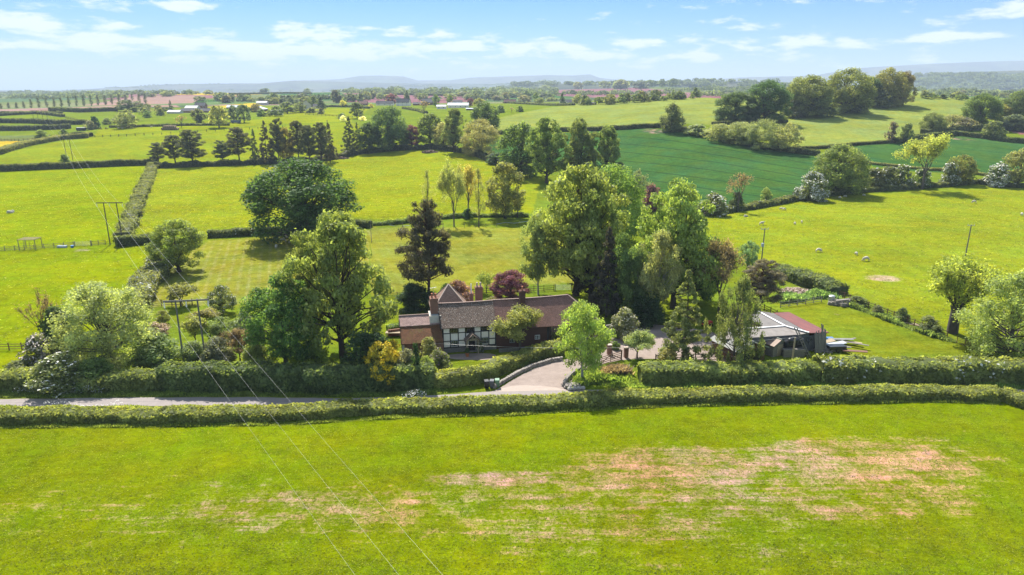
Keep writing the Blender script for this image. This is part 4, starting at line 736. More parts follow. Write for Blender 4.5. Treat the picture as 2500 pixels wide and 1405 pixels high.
STRAW = simple('straw_bale', (.32,.24,.14), .95, .25, 8); STRAWE = simple('bale_end', (.17,.12,.075), .95, .3, 8); WOOL = simple('wool', (.52,.47,.38), .95, .15, 12, bump=.6); FACE = simple('dark_face', (.10,.08,.07), .8, .2); HORSE = simple('brown_coat', (.12,.05,.03), .6, .2)
m = NT('glass'); m.base((.012,.016,.018)); m.b.inputs['Roughness'].default_value = .08; m.b.inputs['Specular IOR Level'].default_value = .8; GLASS = m.m
m = NT('asphalt'); t = m.N.new('ShaderNodeTexCoord'); sx = m.N.new('ShaderNodeSeparateXYZ'); m.L.new(t.outputs['UV'], sx.inputs[0]); nn = m.noise(t.outputs['Object'], 1.3, 6, .75); n2_ = m.noise(t.outputs['Object'], 18, 4, .7)
d_ = m.math('ABSOLUTE', m.math('SUBTRACT', sx.outputs[1], .5)); wheel = m.rng(m.math('ABSOLUTE', m.math('SUBTRACT', d_, .25)), .02, .14, 1, 0, True)
cc = m.mix(m.math('MULTIPLY', m.rng(d_, .0, .10, 1, 0, True), .45), m.mix(m.rng(nn, .3, .7), (.22,.19,.178), (.29,.25,.23)), (.17,.15,.145)); cc = m.mix(m.rng(d_, .40, .50, 0, .6, True), cc, (.25,.21,.16)); cc = m.mix(m.rng(n2_, .3, .7, 0, .25), cc, (.16,.14,.13)); m.base(cc); m.bump(n2_, .3, .02); ASPH = m.m
m = NT('gravel'); v = m.coord('Object'); n1_ = m.noise(v, 12, 5, .8); n2_ = m.noise(v, .6, 5, .7); m.base(m.mix(m.rng(n1_, .3, .7, 0, .6), m.mix(m.rng(n2_, .35, .65), (.17,.125,.105), (.27,.21,.18)), (.33,.27,.23))); m.bump(n1_, .5, .03); GRAV = m.m
m = NT('concrete'); v = m.coord('Object'); n1_ = m.noise(v, 1.5, 6, .7); m.base(m.mix(m.rng(n1_, .3, .7), (.31,.245,.205), (.37,.305,.26))); CONC = m.m

class MB:
    """collects faces and builds them as one mesh with texture coordinates laid along each face"""
    def __init__(s): s.V = []; s.F = []; s.M = []; s.mi = 0
    def face(s, *P):
        k = len(s.V); s.V += [Vector(p) for p in P]; s.F.append(tuple(range(k, k+len(P)))); s.M.append(s.mi)
    def hexa(s, b, t):
        s.face(*reversed(b)); s.face(*t); n = len(b)
        for i in range(n): s.face(b[i], b[(i+1) % n], t[(i+1) % n], t[i])
    def box(s, x0, x1, y0, y1, z0, z1): s.hexa([(x0,y0,z0),(x1,y0,z0),(x1,y1,z0),(x0,y1,z0)], [(x0,y0,z1),(x1,y0,z1),(x1,y1,z1),(x0,y1,z1)])
    def slab(s, P, th):
        """a plate with the outline P and a thickness below it"""
        P = [Vector(p) for p in P]; n = (P[1]-P[0]).cross(P[2]-P[0]).normalized()
        if n.z < 0: P.reverse(); n = -n
        B = [p-n*th for p in P]; s.hexa(B, P)
    def bar(s, a, b, w, h=None, up=(0,0,1)):
        a, b = Vector(a), Vector(b); d = (b-a).normalized(); u = Vector(up)
        if abs(d.dot(u)) > .95: u = Vector((0,1,0))
        x = d.cross(u).normalized(); z = x.cross(d).normalized(); h = h or w; o = [(-1,-1),(1,-1),(1,1),(-1,1)]
        A = [a+x*(i*w/2)+z*(j*h/2) for i, j in o]; B = [b+x*(i*w/2)+z*(j*h/2) for i, j in o]; s.hexa(A, B)
    def cyl(s, a, b, r0, r1=None, n=10, caps=True):
        a, b = Vector(a), Vector(b); r1 = r0 if r1 is None else r1; d = (b-a).normalized(); x = d.orthogonal().normalized(); y = d.cross(x)
        A = [a+(x*math.cos(t)+y*math.sin(t))*r0 for t in [i/n*2*math.pi for i in range(n)]]; B = [b+(x*math.cos(t)+y*math.sin(t))*r1 for t in [i/n*2*math.pi for i in range(n)]]
        for i in range(n): s.face(A[i], A[(i+1) % n], B[(i+1) % n], B[i])
        if caps: s.face(*reversed(A)); s.face(*B)
    def build(s, name, mat, parent=None, loc=None, smooth=False, bevel=0):
        me = bpy.data.meshes.new(name); me.from_pydata([tuple(v) for v in s.V], [], s.F); uv = me.uv_layers.new(name='UVMap')
        for p in me.polygons:
            n = p.normal; t = Vector((0,0,1)).cross(n)
            t = t.normalized() if t.length > .05 else Vector((1,0,0)); u = n.cross(t)
            for li in p.loop_indices:
                c = me.vertices[me.loops[li].vertex_index].co; uv.data[li].uv = (c.dot(t), c.dot(u))
            p.use_smooth = smooth
        for mm_ in (mat if isinstance(mat, (list, tuple)) else [mat]): me.materials.append(mm_)
        if isinstance(mat, (list, tuple)): me.polygons.foreach_set('material_index', s.M)
        if bevel or smooth:
            bm = bmesh.new(); bm.from_mesh(me); bmesh.ops.remove_doubles(bm, verts=bm.verts, dist=.0005)
            if bevel: bmesh.ops.bevel(bm, geom=bm.edges[:], offset=bevel, segments=1, affect='EDGES')
            bm.to_mesh(me); bm.free()
        o = bpy.data.objects.new(name, me)
        if loc is not None: o.location = loc
        return link(o, parent)
def mb(*boxes):
    m_ = MB()
    for b in boxes: m_.box(*b)
    return m_
def dup(root, loc, rz=None, label=None, sc=None):
    r = root.copy(); COL.objects.link(r); r.location = loc
    if rz is not None: r.rotation_euler = (0,0,rz)
    if label: r['label'] = label
    if sc: r.scale = (sc,)*3
    for ch in list(root.children):
        c = ch.copy(); COL.objects.link(c); c.parent = r
        for g2 in ch.children:
            d = g2.copy(); COL.objects.link(d); d.parent = c
    return r
# ---------------------------------------------------------------- lane, drive, yard, path
def strip(name, up, lo, mat, z, n=160):
    xa = np.linspace(up[0][0], up[-1][0], n); V = []; UV = []
    for i, x in enumerate(xa):
        a = at_z(x, np.interp(x, [p[0] for p in up], [p[1] for p in up]), z); b = at_z(x, np.interp(x, [p[0] for p in lo], [p[1] for p in lo]), z)
        w_ = .05*math.sin(i*.9)+.03*math.sin(i*2.3)
        for k in range(5): q = b.lerp(a, k/4); V.append((q.x, q.y+(w_ if k in (0,4) else 0), z)); UV.append((a.x, k/4))
    ii = np.arange(n*5).reshape(n,5); Q = np.stack([ii[:-1,:-1], ii[1:,:-1], ii[1:,1:], ii[:-1,1:]], -1).reshape(-1,4)
    me = mesh_np(name, np.array(V), Q, mat); uv = me.uv_layers.new(name='UVMap'); li = np.empty(len(me.loops), np.int32); me.loops.foreach_get('vertex_index', li); uv.data.foreach_set('uv', np.array(UV, np.float32)[li].ravel())
    return tag(link(bpy.data.objects.new(name, me)), kind='structure')
strip('road', [(-400,976),(0,975),(300,971),(600,970),(850,973),(1000,969),(1100,963),(1210,956),(1400,953),(1640,950),(2000,947),(2800,950)],
      [(-400,994),(0,993),(300,992),(600,992),(800,992),(950,989),(1100,981),(1250,975),(1400,968),(1640,963),(2000,960),(2800,962)], ASPH, .024)
def poly(name, P, mat, z, kind='structure'):
    m_ = MB(); Q = [at_z(x, y, z) for x, y in P]; R_ = []
    for i in range(len(Q)):      # soften the outline
        a, b, c = Q[i-1], Q[i], Q[(i+1) % len(Q)]; R_ += [b.lerp(a, .25), b*.7+a*.15+c*.15, b.lerp(c, .25)]
    m_.face(*R_); o = m_.build(name, mat)
    if o.data.polygons[0].normal.z < 0: o.data.flip_normals()
    return tag(o, kind=kind)
poly('driveway', [(1185,962),(1222,948),(1262,920),(1318,893),(1372,878),(1470,866),(1490,838),(1500,800),(1560,790),(1700,800),(1800,830),(1810,868),(1700,878),(1600,876),(1520,878),(1470,890),(1405,915),(1388,945),(1400,960),(1300,966)], GRAV, .012)
poly('drive_apron', [(1205,962),(1235,943),(1300,940),(1380,949),(1392,963),(1300,968)], CONC, .018)
poly('garden_path', [(1085,868),(1125,864),(1190,862),(1215,868),(1205,877),(1170,880),(1120,878),(1095,876)], GRAV, .014)
poly('bare_yard', [(1668,872),(1760,868),(1800,882),(1790,905),(1700,892)], GRAV, .006)
# ---------------------------------------------------------------- the farmhouse
P0 = at_z(1082, 862); RZ = math.radians(11)
fh = empty('farmhouse', P0, RZ); tag(fh, 'timber framed farmhouse with lichen covered roof and long brick barn wing', 'house')
def loc2w(u, v, z=0): return P0+Vector((u*math.cos(RZ)-v*math.sin(RZ), u*math.sin(RZ)+v*math.cos(RZ), z))
EZ, RG = 4.15, 6.75
b = MB(); b.box(0, 8, 0, 6.2, .70, EZ); b.face((0,0,EZ),(0,6.2,EZ),(0,3.1,RG-.12)); b.face((8,0,EZ),(8,3.1,RG-.12),(8,6.2,EZ)); b.build('rendered_wall', WHITE, fh)
mb((-.06,8.06,-.06,6.26,0,.70)).build('plinth', PLINTH, fh)
b = MB()
def beam(x0, x1, z0, z1, d=.045): b.box(x0, x1, -d, .02, z0, z1)
for x in (.0, 1.06, 2.24, 3.33, 4.62, 5.66, 6.84, 7.86): beam(x, x+.15, .7, EZ-.05)
for z, x0, x1 in ((.70,0,8),(4.0,0,8)): beam(x0, x1, z, z+.15, .055)
for z in (1.72, 2.95):
    for x0, x1 in ((.15,1.06),(1.21,2.24),(2.39,3.33),(3.48,4.62),(4.77,5.66),(5.81,6.84),(6.99,7.86)): beam(x0, x1, z+((x0*7) % 3)*.03-.03, z+.13+((x0*7) % 3)*.03-.03, .04)
for z in (1.7, 2.9): b.box(-.045, .02, .15, 6.0, z, z+.14)
for y in (0, 2.0, 4.0, 6.05): b.box(-.05, .02, y, y+.15, .7, EZ)
b.build('timber_frame', BLACK, fh)
# roofs: small waves make the old ridge sag
def roof(name, mat, A, B, C_, D_, th=.14, sag=.07, parent=None, nu=14, nv=5, seed=1):
    """a tiled slope: eave A-B, ridge D-C, drawn as a plate with a gentle sag"""
    A, B, C_, D_ = [Vector(p) for p in (A, B, C_, D_)]; m_ = MB(); rg = random.Random(seed); n = (B-A).cross(D_-A).normalized()
    if n.z < 0: n = -n
    g_ = [[(A.lerp(B, i/nu)).lerp(D_.lerp(C_, i/nu), j/nv)+n*(-sag*math.sin(math.pi*i/nu)*(.5+.5*j/nv)+rg.uniform(-.018, .018)) for j in range(nv+1)] for i in range(nu+1)]
    for i in range(nu):
        for j in range(nv): m_.face(g_[i][j], g_[i+1][j], g_[i+1][j+1], g_[i][j+1]); m_.face(g_[i][j]-n*th, g_[i][j+1]-n*th, g_[i+1][j+1]-n*th, g_[i+1][j]-n*th)
        m_.face(g_[i][0]-n*th, g_[i+1][0]-n*th, g_[i+1][0], g_[i][0])
    for j in range(nv): m_.face(g_[0][j], g_[0][j+1], g_[0][j+1]-n*th, g_[0][j]-n*th); m_.face(g_[nu][j], g_[nu][j]-n*th, g_[nu][j+1]-n*th, g_[nu][j+1])
    o = m_.build(name, mat, parent)
    bm = bmesh.new(); bm.from_mesh(o.data); bmesh.ops.recalc_face_normals(bm, faces=bm.faces); bm.to_mesh(o.data); bm.free(); return o
roof('roof_slope', MOSS, (-.25,-.42,EZ-.18), (8.06,-.42,EZ-.18), (8.06,3.1,RG), (-.25,3.1,RG), parent=fh)
roof('roof_slope', MOSS, (-.25,6.6,EZ-.18), (8.06,6.6,EZ-.18), (8.06,3.12,RG), (-.25,3.12,RG), parent=fh, seed=2)
def ridge_tiles(a, b, mat=RIDGEM, w=.26, n=16, sag=.07, parent=fh, name='ridge_tiles'):
    m_ = MB(); a, b = Vector(a), Vector(b)
    for i in range(n):
        p, q = a.lerp(b, i/n), a.lerp(b, (i+.96)/n); p.z -= sag*math.sin(math.pi*i/n); q.z -= sag*math.sin(math.pi*(i+1)/n); m_.bar(p, q, w, .12)
    return m_.build(name, mat, parent)
ridge_tiles((-.25,3.1,RG+.05), (8.0,3.1,RG+.05))
b = MB(); b.bar((-.32,-.45,EZ-.22), (-.32,3.1,RG-.03), .08, .26); b.bar((-.32,6.6,EZ-.22), (-.32,3.1,RG-.03), .08, .26); b.build('bargeboard', BLACK, fh)
def window(parent, x0, x1, z0, z1, y=-.05, frame=BLACK, mull=2, bars=1, depth=.06, name='window', lintel=None):
    m_ = MB(); f_ = .07; m_.box(x0, x1, y-depth, y, z0, z0+f_); m_.box(x0, x1, y-depth, y, z1-f_, z1); m_.box(x0, x0+f_, y-depth, y, z0+f_, z1-f_); m_.box(x1-f_, x1, y-depth, y, z0+f_, z1-f_)
    for i in range(1, mull+1): x = x0+(x1-x0)*i/(mull+1); m_.box(x-.03, x+.03, y-depth+.005, y, z0+f_, z1-f_)
    for i in range(1, bars+1): z = z0+(z1-z0)*i/(bars+1); m_.box(x0+f_, x1-f_, y-depth+.012, y, z-.015, z+.015)
    o = m_.build(name, frame, parent); mb((x0+f_*.5, x1-f_*.5, y-depth+.03, y+.005, z0+f_*.5, z1-f_*.5)).build('pane', GLASS, o); return o
for x0, x1, z0, z1 in ((1.02,2.30,2.98,4.05),(3.32,4.60,2.90,4.05),(5.70,6.90,3.10,4.05)): window(fh, x0, x1, z0, z1, -.02)
GREYF = simple('grey_frame', (.26,.27,.27), .7, .1)
window(fh, 1.25, 2.25, .95, 1.85, -.02, GREYF); window(fh, 5.80, 6.85, 1.05, 2.05, -.02, GREYF)
# porch
po = MB()
for x in (3.45, 5.05): po.box(x, x+.14, -1.35, -1.21, 0, 2.25); po.box(x, x+.14, -.20, -.06, 0, 2.25)
po.bar((3.52,-1.28,2.22), (5.12,-1.28,2.22), .14); po.bar((3.42,-1.30,2.25), (4.32,-1.30,3.02), .12); po.bar((5.22,-1.30,2.25), (4.32,-1.30,3.02), .12); po.bar((4.32,-1.30,2.3), (4.32,-1.30,2.9), .08)
po.bar((3.52,-1.28,2.22), (3.52,-.1,2.22), .12); po.bar((5.12,-1.28,2.22), (5.12,-.1,2.22), .12); po.bar((3.9,-1.30,2.3), (4.32,-1.3,2.6), .07); po.bar((4.74,-1.30,2.3), (4.32,-1.3,2.6), .07)
porch = po.build('porch', WOODL, fh)
pr = MB(); pr.slab([(3.10,-1.55,2.02),(4.32,-1.55,3.16),(4.32,-.04,3.16),(3.10,-.04,2.02)], .10); pr.slab([(5.54,-1.55,2.02),(4.33,-1.55,3.16),(4.33,-.04,3.16),(5.54,-.04,2.02)], .10); pr.build('porch_roof', MOSS, porch)
dr = mb((3.85,4.80,-.12,-.05,.12,2.15)).build('door', BLACK, fh); mb((4.66,4.70,-.17,-.12,1.05,1.15)).build('handle', STEEL, dr); mb((3.7,4.95,-.55,-.06,0,.12)).build('doorstep', STONE, fh)
# barn wing
EB, RB = 3.45, 6.9
b = MB(); b.box(8.06, 24.0, -.05, 6.7, 0, EB); b.build('barn_wall', DBRICK, fh)
roof('barn_roof', PLUM, (8.08,-.45,EB-.18), (24.35,-.45,EB-.18), (20.0,3.25,RB), (8.08,3.25,RG+.02), parent=fh, nu=24, sag=.10, seed=3)
roof('barn_roof', PLUM, (8.08,7.1,EB-.18), (24.35,7.1,EB-.18), (20.0,3.27,RB), (8.08,3.27,RG+.02), parent=fh, nu=24, sag=.10, seed=4)
roof('barn_roof', PLUM, (24.36,-.45,EB-.18), (24.36,7.1,EB-.18), (20.05,3.28,RB), (20.05,3.24,RB), parent=fh, nu=8, sag=.02, seed=5)
ridge_tiles((8.05,3.25,RG+.06), (20.0,3.25,RB+.05), n=26, sag=.10); ridge_tiles((24.4,-.5,EB-.12), (20.0,3.25,RB+.05), n=12, sag=0, name='hip_tiles'); ridge_tiles((24.4,7.1,EB-.12), (20.0,3.25,RB+.05), n=12, sag=0, name='hip_tiles')
window(fh, 14.0, 14.8, 1.15, 1.85, -.06, WHITEP); window(fh, 10.1, 10.9, .9, 1.5, -.06, GREYF); window(fh, 8.5, 9.1, 2.35, 3.0, -.06, GREYF, 1)
window(fh, 16.4, 18.4, .1, 3.2, -.06, BLACK, 3, 3, name='glazed_barn_door'); window(fh, 20.4, 21.6, 1.0, 2.2, -.06, WOODB, 1)
b = MB(); b.box(15.9, 16.3, -.10, -.04, 0, 3.3); b.box(18.5, 18.8, -.10, -.04, 0, 3.3); b.build('barn_post', BLACK, fh)
mb((8.2, 15.8, -1.5, -1.25, 0, .55)).build('low_garden_wall', PLINTH, fh)
# left wing with its long double roof
b = MB(); b.box(-6.0, -.02, -1.05, 5.6, 0, 2.45); b.face((-6,-1.05,2.45),(-6,5.6,2.45),(-6,2.9,5.1),(-6,1.1,4.05)); b.build('wing_wall', BRICK, fh)
mb((-6.06,-5.7,-1.1,-.7,0,2.5)).build('wing_corner', CREAM, fh)
roof('wing_roof', PINK, (-6.25,1.05,4.22), (-.10,1.05,4.22), (-.10,2.9,5.25), (-6.25,2.9,5.25), parent=fh, sag=.02, seed=6)
roof('wing_roof', PINK, (-6.25,6.0,2.6), (-.10,6.0,2.6), (-.10,2.92,5.25), (-6.25,2.92,5.25), parent=fh, sag=.02, seed=7)
roof('wing_roof', RUSTT, (-6.2,-1.45,2.35), (-.10,-1.45,2.35), (-.10,1.10,4.12), (-6.2,1.10,4.12), parent=fh, sag=.05, seed=8)
ridge_tiles((-6.25,2.9,5.28), (-.3,2.9,5.28), sag=0, w=.2)
# pointed roof behind
c4 = [(-1.1,6.4),(5.0,6.4),(5.0,12.4),(-1.1,12.4)]; ap = (1.95,9.4,7.9)
mb((-.8,4.7,6.5,12.1,0,4.3)).build('rear_wall', BRICK, fh)
b = MB()
for i in range(4): a, c_ = c4[i], c4[(i+1) % 4]; b.slab([(a[0],a[1],4.25),(c_[0],c_[1],4.25),ap], .12)
b.build('pointed_roof', PYR, fh)
for a in c4: ridge_tiles((a[0],a[1],4.32), (ap[0],ap[1],ap[2]+.04), HIP, .16, 12, 0, name='hip_tiles')
# chimneys
def chimney(x0, x1, y0, y1, z0, z1, pots, mat=BRICK, ph=.55, potm=TERRA):
    b = MB(); b.box(x0, x1, y0, y1, z0, z1-.35); b.box(x0-.07, x1+.07, y0-.07, y1+.07, z1-.35, z1-.12); b.box(x0-.02, x1+.02, y0-.02, y1+.02, z1-.12, z1); o = b.build('chimney', mat, fh)
    for i in range(pots):
        x = x0+(x1-x0)*(i+.5)/pots; p_ = MB(); p_.cyl((x,(y0+y1)/2,z1), (x,(y0+y1)/2,z1+ph), .15, .12, 10); p_.cyl((x,(y0+y1)/2,z1+ph), (x,(y0+y1)/2,z1+ph+.06), .15, .15, 10); p_.build('chimney_pot', potm, o)
    return o
mb((-1.75,-.04,1.3,3.9,0,5.45)).build('chimney_breast', CREAM, fh); b = MB(); b.box(-1.62,-.30,1.6,3.4,5.45,5.6); b.build('lead_flashing', GREYF, fh)
chimney(-1.50, -.42, 1.75, 3.2, 5.6, 8.0, 2)
chimney(6.0, 7.1, 7.0, 7.9, 5.0, 7.85, 2, potm=HIP, ph=.6); chimney(12.15, 13.0, 2.2, 3.1, 5.6, 8.25, 1, DBRICK, .6)
b = MB(); b.cyl((5.3,7.2,5.6), (5.3,7.2,8.4), .09); f_ = b.build('flue', WHITEP, fh); mb((5.0,5.6,6.9,7.5,5.0,6.9)).build('flue_base', BRICK, f_)
b = MB(); b.bar((-.9,3.6,6), (-.9,3.6,9.2), .04); b.bar((-1.4,3.6,9.1), (-.4,3.6,9.2), .03)
for k in range(6): b.bar((-1.35+k*.17,3.35,9.1+k*.02), (-1.35+k*.17,3.85,9.1+k*.02), .02)
b.build('television_aerial', STEEL, fh)
# flower pot, garden bits, brick garden wall
def tagp(o, *a, **k): return tag(o, *a, **k)
pt = empty('flower_pot', loc2w(3.35, -2.2)); tag(pt, 'terracotta flower pot with a clipped bush left of the porch', 'flower pot'); b = MB(); b.cyl((0,0,0), (0,0,.5), .19, .28, 12); b.cyl((0,0,.5), (0,0,.58), .31, .31, 12); b.build('pot', TERRA, pt)
C_ = np.array([[0,0,.95]]); V, v_ = leafquads(C_, np.array([[.36,.36,.42]]), 500, .05, np.random.RandomState(1), .5); o = bpy.data.objects.new('topiary', mesh_np('topiary', V, quads_of(V), LEAF, v_)); o.color = (.03,.06,.02,1); link(o, pt)
p = loc2w(5.5, -.75); plant('climbing_rose', 'bush', p, 1.1, 2.0, (.05,.08,.03), 'climbing rose with white flowers on the right side of the porch', 'shrub', lod=1, seed=2, blossom=((.7,.66,.62),.2), foliage='foliage')
w_ = MB(); a, c_ = at_z(948, 822), at_z(988, 817); w_.bar(a+Vector((0,0,.55)), c_+Vector((0,0,.55)), .3, 1.1); tag(w_.build('brick_wall', BRICK), 'low brick garden wall left of the house wing', 'wall')
def gable(name, o, rz, w_, d, eave, ridge_, wall, roofm, label=None, cat='building', ax='x', over=.25, group=None, wins=(), doors=(), chim=(), side=None, ridgem=None, parentless=True, gablem=None):
    """a small gabled building: origin at its front left corner, ridge along x or y"""
    r = empty(name, o, rz); tag(r, label, cat, group); b = MB(); b.box(0, w_, 0, d, -.6, eave); e = over
    sl = (ridge_-eave)/((d if ax == 'x' else w_)/2); zb = eave-sl*e
    if ax == 'x':
        b.face((0,0,eave),(0,d,eave),(0,d/2,ridge_-.05)); b.face((w_,0,eave),(w_,d/2,ridge_-.05),(w_,d,eave)); S_ = [[(-e,-e,zb),(w_+e,-e,zb),(w_+e,d/2,ridge_),(-e,d/2,ridge_)], [(-e,d+e,zb),(w_+e,d+e,zb),(w_+e,d/2+.01,ridge_),(-e,d/2+.01,ridge_)]]; R2 = ((-e,d/2,ridge_+.03),(w_+e,d/2,ridge_+.03))
    else:
        b.face((0,0,eave),(w_/2,0,ridge_-.05),(w_,0,eave)); b.face((0,d,eave),(w_,d,eave),(w_/2,d,ridge_-.05)); S_ = [[(-e,-e,zb),(w_/2,-e,ridge_),(w_/2,d+e,ridge_),(-e,d+e,zb)], [(w_+e,-e,zb),(w_/2+.01,-e,ridge_),(w_/2+.01,d+e,ridge_),(w_+e,d+e,zb)]]; R2 = ((w_/2,-e,ridge_+.03),(w_/2,d+e,ridge_+.03))
    b.build('wall', wall, r); rm = roofm if isinstance(roofm, (list, tuple)) else (roofm, roofm)
    for q, mt in zip(S_, rm): k = MB(); k.slab(q, .12); ro = k.build('roof', mt, r)
    k = MB(); k.bar(*R2, .18, .08); k.build('ridge_cap', ridgem or RIDGEM, ro)
    for x0, x1, z0, z1 in wins: window(r, x0, x1, z0, z1, -.01, WHITEP, 1, 0)
    for x0, x1, z1, mt in doors: mb((x0, x1, -.05, .0, 0, z1)).build('door', mt, r)
    for x, y, z in chim: b = mb((x-.35, x+.35, y-.35, y+.35, eave, z)); ch = b.build('chimney', BRICK, ro); p_ = MB(); p_.cyl((x,y,z), (x,y,z+.4), .12); p_.build('chimney_pot', TERRA, ch)
    return r
# ---------------------------------------------------------------- stables
S0 = at_z(1850, 868); st = empty('stable_block', S0); tag(st, 'grey roofed stable block with white ridge caps and a red sheet lean-to', 'stable')
def q(px, py, z): return at_z(px, py, z)-S0
A0, J, A1 = q(1845,758,3.3), q(1917,797,3.25), q(1975,813,3.2); RA, RB_, RC, RD = q(1889,765,3.0), q(1926,762,2.55), q(2024,812,2.5), q(1976,814,3.1)
B0, E0, E1, IC, LE = q(1770,808,3.25), q(1765,829,2.8), q(1950,817.5,2.8), q(1864,797,2.8), q(1822,776,2.75)
def plate(name, P, mat, parent=st, th=.10): k = MB(); k.slab(P, th); return k.build(name, mat, parent)
plate('felt_roof', [B0, E0, E1, J], FELT); plate('felt_roof', [J, E1, A1+Vector((0,0,-.03))], FELT); plate('felt_roof', [A0, J, IC, LE], DFELT); plate('felt_roof', [A0, RA, RD, A1, J], DFELT)
plate('felt_roof', [B0+Vector((0,.02,-.02)), J+Vector((0,.02,-.02)), IC+Vector((0,.05,0)), q(1765,800,2.8)], FELT)
rl = plate('lean_to_roof', [RA+Vector((0,0,.06)), RB_, RC, RD+Vector((0,0,.05))], REDS)
k = MB(); k.bar(A0+Vector((0,0,.07)), J+Vector((0,0,.07)), .32, .08); k.bar(J+Vector((0,0,.07)), A1+Vector((0,0,.07)), .30, .08); k.bar(B0+Vector((0,0,.07)), J+Vector((0,0,.08)), .26, .08); k.build('ridge_cap', WHITEP, st)
def wallp(name, pts, mat, z1, parent=st, th=.15, z0=0):
    k = MB()
    for a, c_ in zip(pts, pts[1:]): a = Vector((a.x,a.y,0)); c_ = Vector((c_.x,c_.y,0)); k.bar(a+Vector((0,0,(z1+z0)/2)), c_+Vector((0,0,(z1+z0)/2)), th, z1-z0)
    return k.build(name, mat, parent)
ins = Vector((0,.25,0)); wallp('block_wall', [E0+ins, E1+ins, q(1976,819,2.6)+ins], BLOCK, 2.72); wallp('block_wall', [q(1976,819,2.6)+ins+Vector((.1,0,0)), RC+ins-Vector((.35,0,0))], BLOCK, 2.42)
wallp('side_wall', [RC+ins-Vector((.3,0,0)), RB_-Vector((.3,.2,0))], WOODB, 2.3); wallp('brick_wall', [LE+Vector((.3,0,0)), IC+Vector((.1,.25,0))], BRICK, 2.5); wallp('back_wall', [LE+Vector((.4,-.2,0)), A0+Vector((0,-.3,0)), RB_-Vector((.4,.3,0))], BLOCK, 2.4)
wallp('inner_wall', [q(1765,800,0)+Vector((0,-.3,0)), IC+Vector((0,-.2,0))], WOODB, 2.45)
# small garden shed in front
L_, R_ = at_z(1886, 873), at_z(1922, 866); rz = math.atan2((R_-L_).y, (R_-L_).x); w_ = (R_-L_).length
gable('garden_shed', L_, rz+.12, w_, 3.1, 1.85, 2.55, WOODG, (TAN, GREENISH), 'small weathered timber shed with a brown and green felt roof', 'shed', 'y', .18, doors=((w_*.3, w_*.72, 1.7, WOODL),), ridgem=GREENISH)
GSH = sheet('weathered_sheet', (.20,.205,.19), (.15,.155,.14), .3)
# open timber stable
L_, R_ = at_z(1800, 893), at_z(1874, 884); rz = math.atan2((R_-L_).y, (R_-L_).x); w_ = (R_-L_).length
oo = gable('timber_stable', L_, rz+.15, w_, 5.6, 2.2, 3.25, WOODB, (GSH, GSH), 'brown timber stable with pale sheet roof behind the roadside hedge', 'stable', 'y', .35, ridgem=GREENISH)
k = MB(); k.bar((-.35,-.37,2.0), (w_/2,-.37,3.42), .06, .16); k.bar((w_+.35,-.37,2.0), (w_/2,-.37,3.42), .06, .16); k.build('bargeboard', GREENISH, oo); mb((w_*.44, w_*.56, -.06, .0, 2.3, 2.75)).build('vent', WHITEP, oo); mb((w_*.15, w_*.85, -.03, .01, 0, 1.9)).build('shade_panel', PLASB, oo)  # a flat black panel on the front wall stands for the shade inside
k = MB()
for i in range(6): k.box(-.9, -.85, -1.2, -.1, .25+i*.25, .35+i*.25)
k.build('slatted_gate', WOODL, oo)
# barrels, planks, ladder pole, tyre
def lying(name, px, py, r, l_, rz, label, mat=PLASB, z=0, cat='tank'):
    o = empty(name, at_z(px, py, z), rz); tag(o, label, cat, 'black plastic tanks beside the block wall'); k = MB()
    for a, b_, r0, r1 in ((0,.12,.7,1),(.12,.88,1,1),(.88,1,1,.7)): k.cyl((l_*(a-.5),0,r), (l_*(b_-.5),0,r), r*r0, r*r1, 16, caps=(a == 0 or b_ == 1))
    k.build('drum', mat, o, smooth=False); k = MB(); k.cyl((0,0,2*r-.03), (0,0,2*r+.08), .2, .2, 10); k.build('cap', mat, o)
    for s in (-.25,.25): k = MB(); k.cyl((l_*s-.03,0,r), (l_*s+.03,0,r), r*1.03, r*1.03, 16); k.build('rib', mat, o)
lying('storage_tank', 1923, 848, .6, 1.2, .2, 'black plastic tank nearest the small shed', z=1.2); lying('storage_tank', 1950, 846, .66, 1.4, -.1, 'largest black plastic tank, right of the shed one', z=1.2); lying('storage_tank', 1936, 838, .42, 1.5, .1, 'black tank resting on top between the two big ones', z=2.0); lying('storage_tank', 1962, 868, .45, .9, .4, 'small black tank at the right of the big ones')
k = MB(); k.bar((0,0,0), (-2.0,1.3,4.2), .12); k.bar((.35,0,0), (-1.65,1.3,4.2), .12)
for i in range(9): t_ = (i+1)/10; k.bar((-2*t_,1.3*t_,4.2*t_), (.35-2*t_,1.3*t_,4.2*t_), .05)
tag(k.build('ladder', WOODG, loc=at_z(1973, 873)), 'long timber ladder leaning on the block wall', 'ladder')
rg = random.Random(3)
for i in range(13):
    k = MB(); x = 1991+i*2.15; hh = 3.0+rg.uniform(-.3, .5)+(1.4 if i in (7,8) else 0); k.bar((0,0,0), (rg.uniform(-.5,.0), .55, hh), .16, .05, (0,1,0))
    tag(k.build('leaning_board', WOODG, loc=at_z(x, 862-i*.35+rg.uniform(-1,1))+Vector((0,-.1,0))), 'weathered board in the bundle leaning on the stable corner', 'board', 'boards leaning on the stable corner')
k = MB()
for i in range(6): k.box(-.1*(i%2),3.0+.1*(i%3),0,1.0,i*.2,i*.2+.17)
tag(k.build('board_stack', WOODG, loc=at_z(1913,873)), 'stack of grey boards carrying the black tanks', 'boards'); k = MB()
tz = at_z(1978, 845); ty = [(math.cos(a)*.36, math.sin(a)*.36) for a in np.linspace(0, 2*math.pi, 17)]
for (x0,z0),(x1,z1) in zip(ty, ty[1:]): k.cyl((x0,0,1.7+z0), (x1,0,1.7+z1), .07, .07, 6)
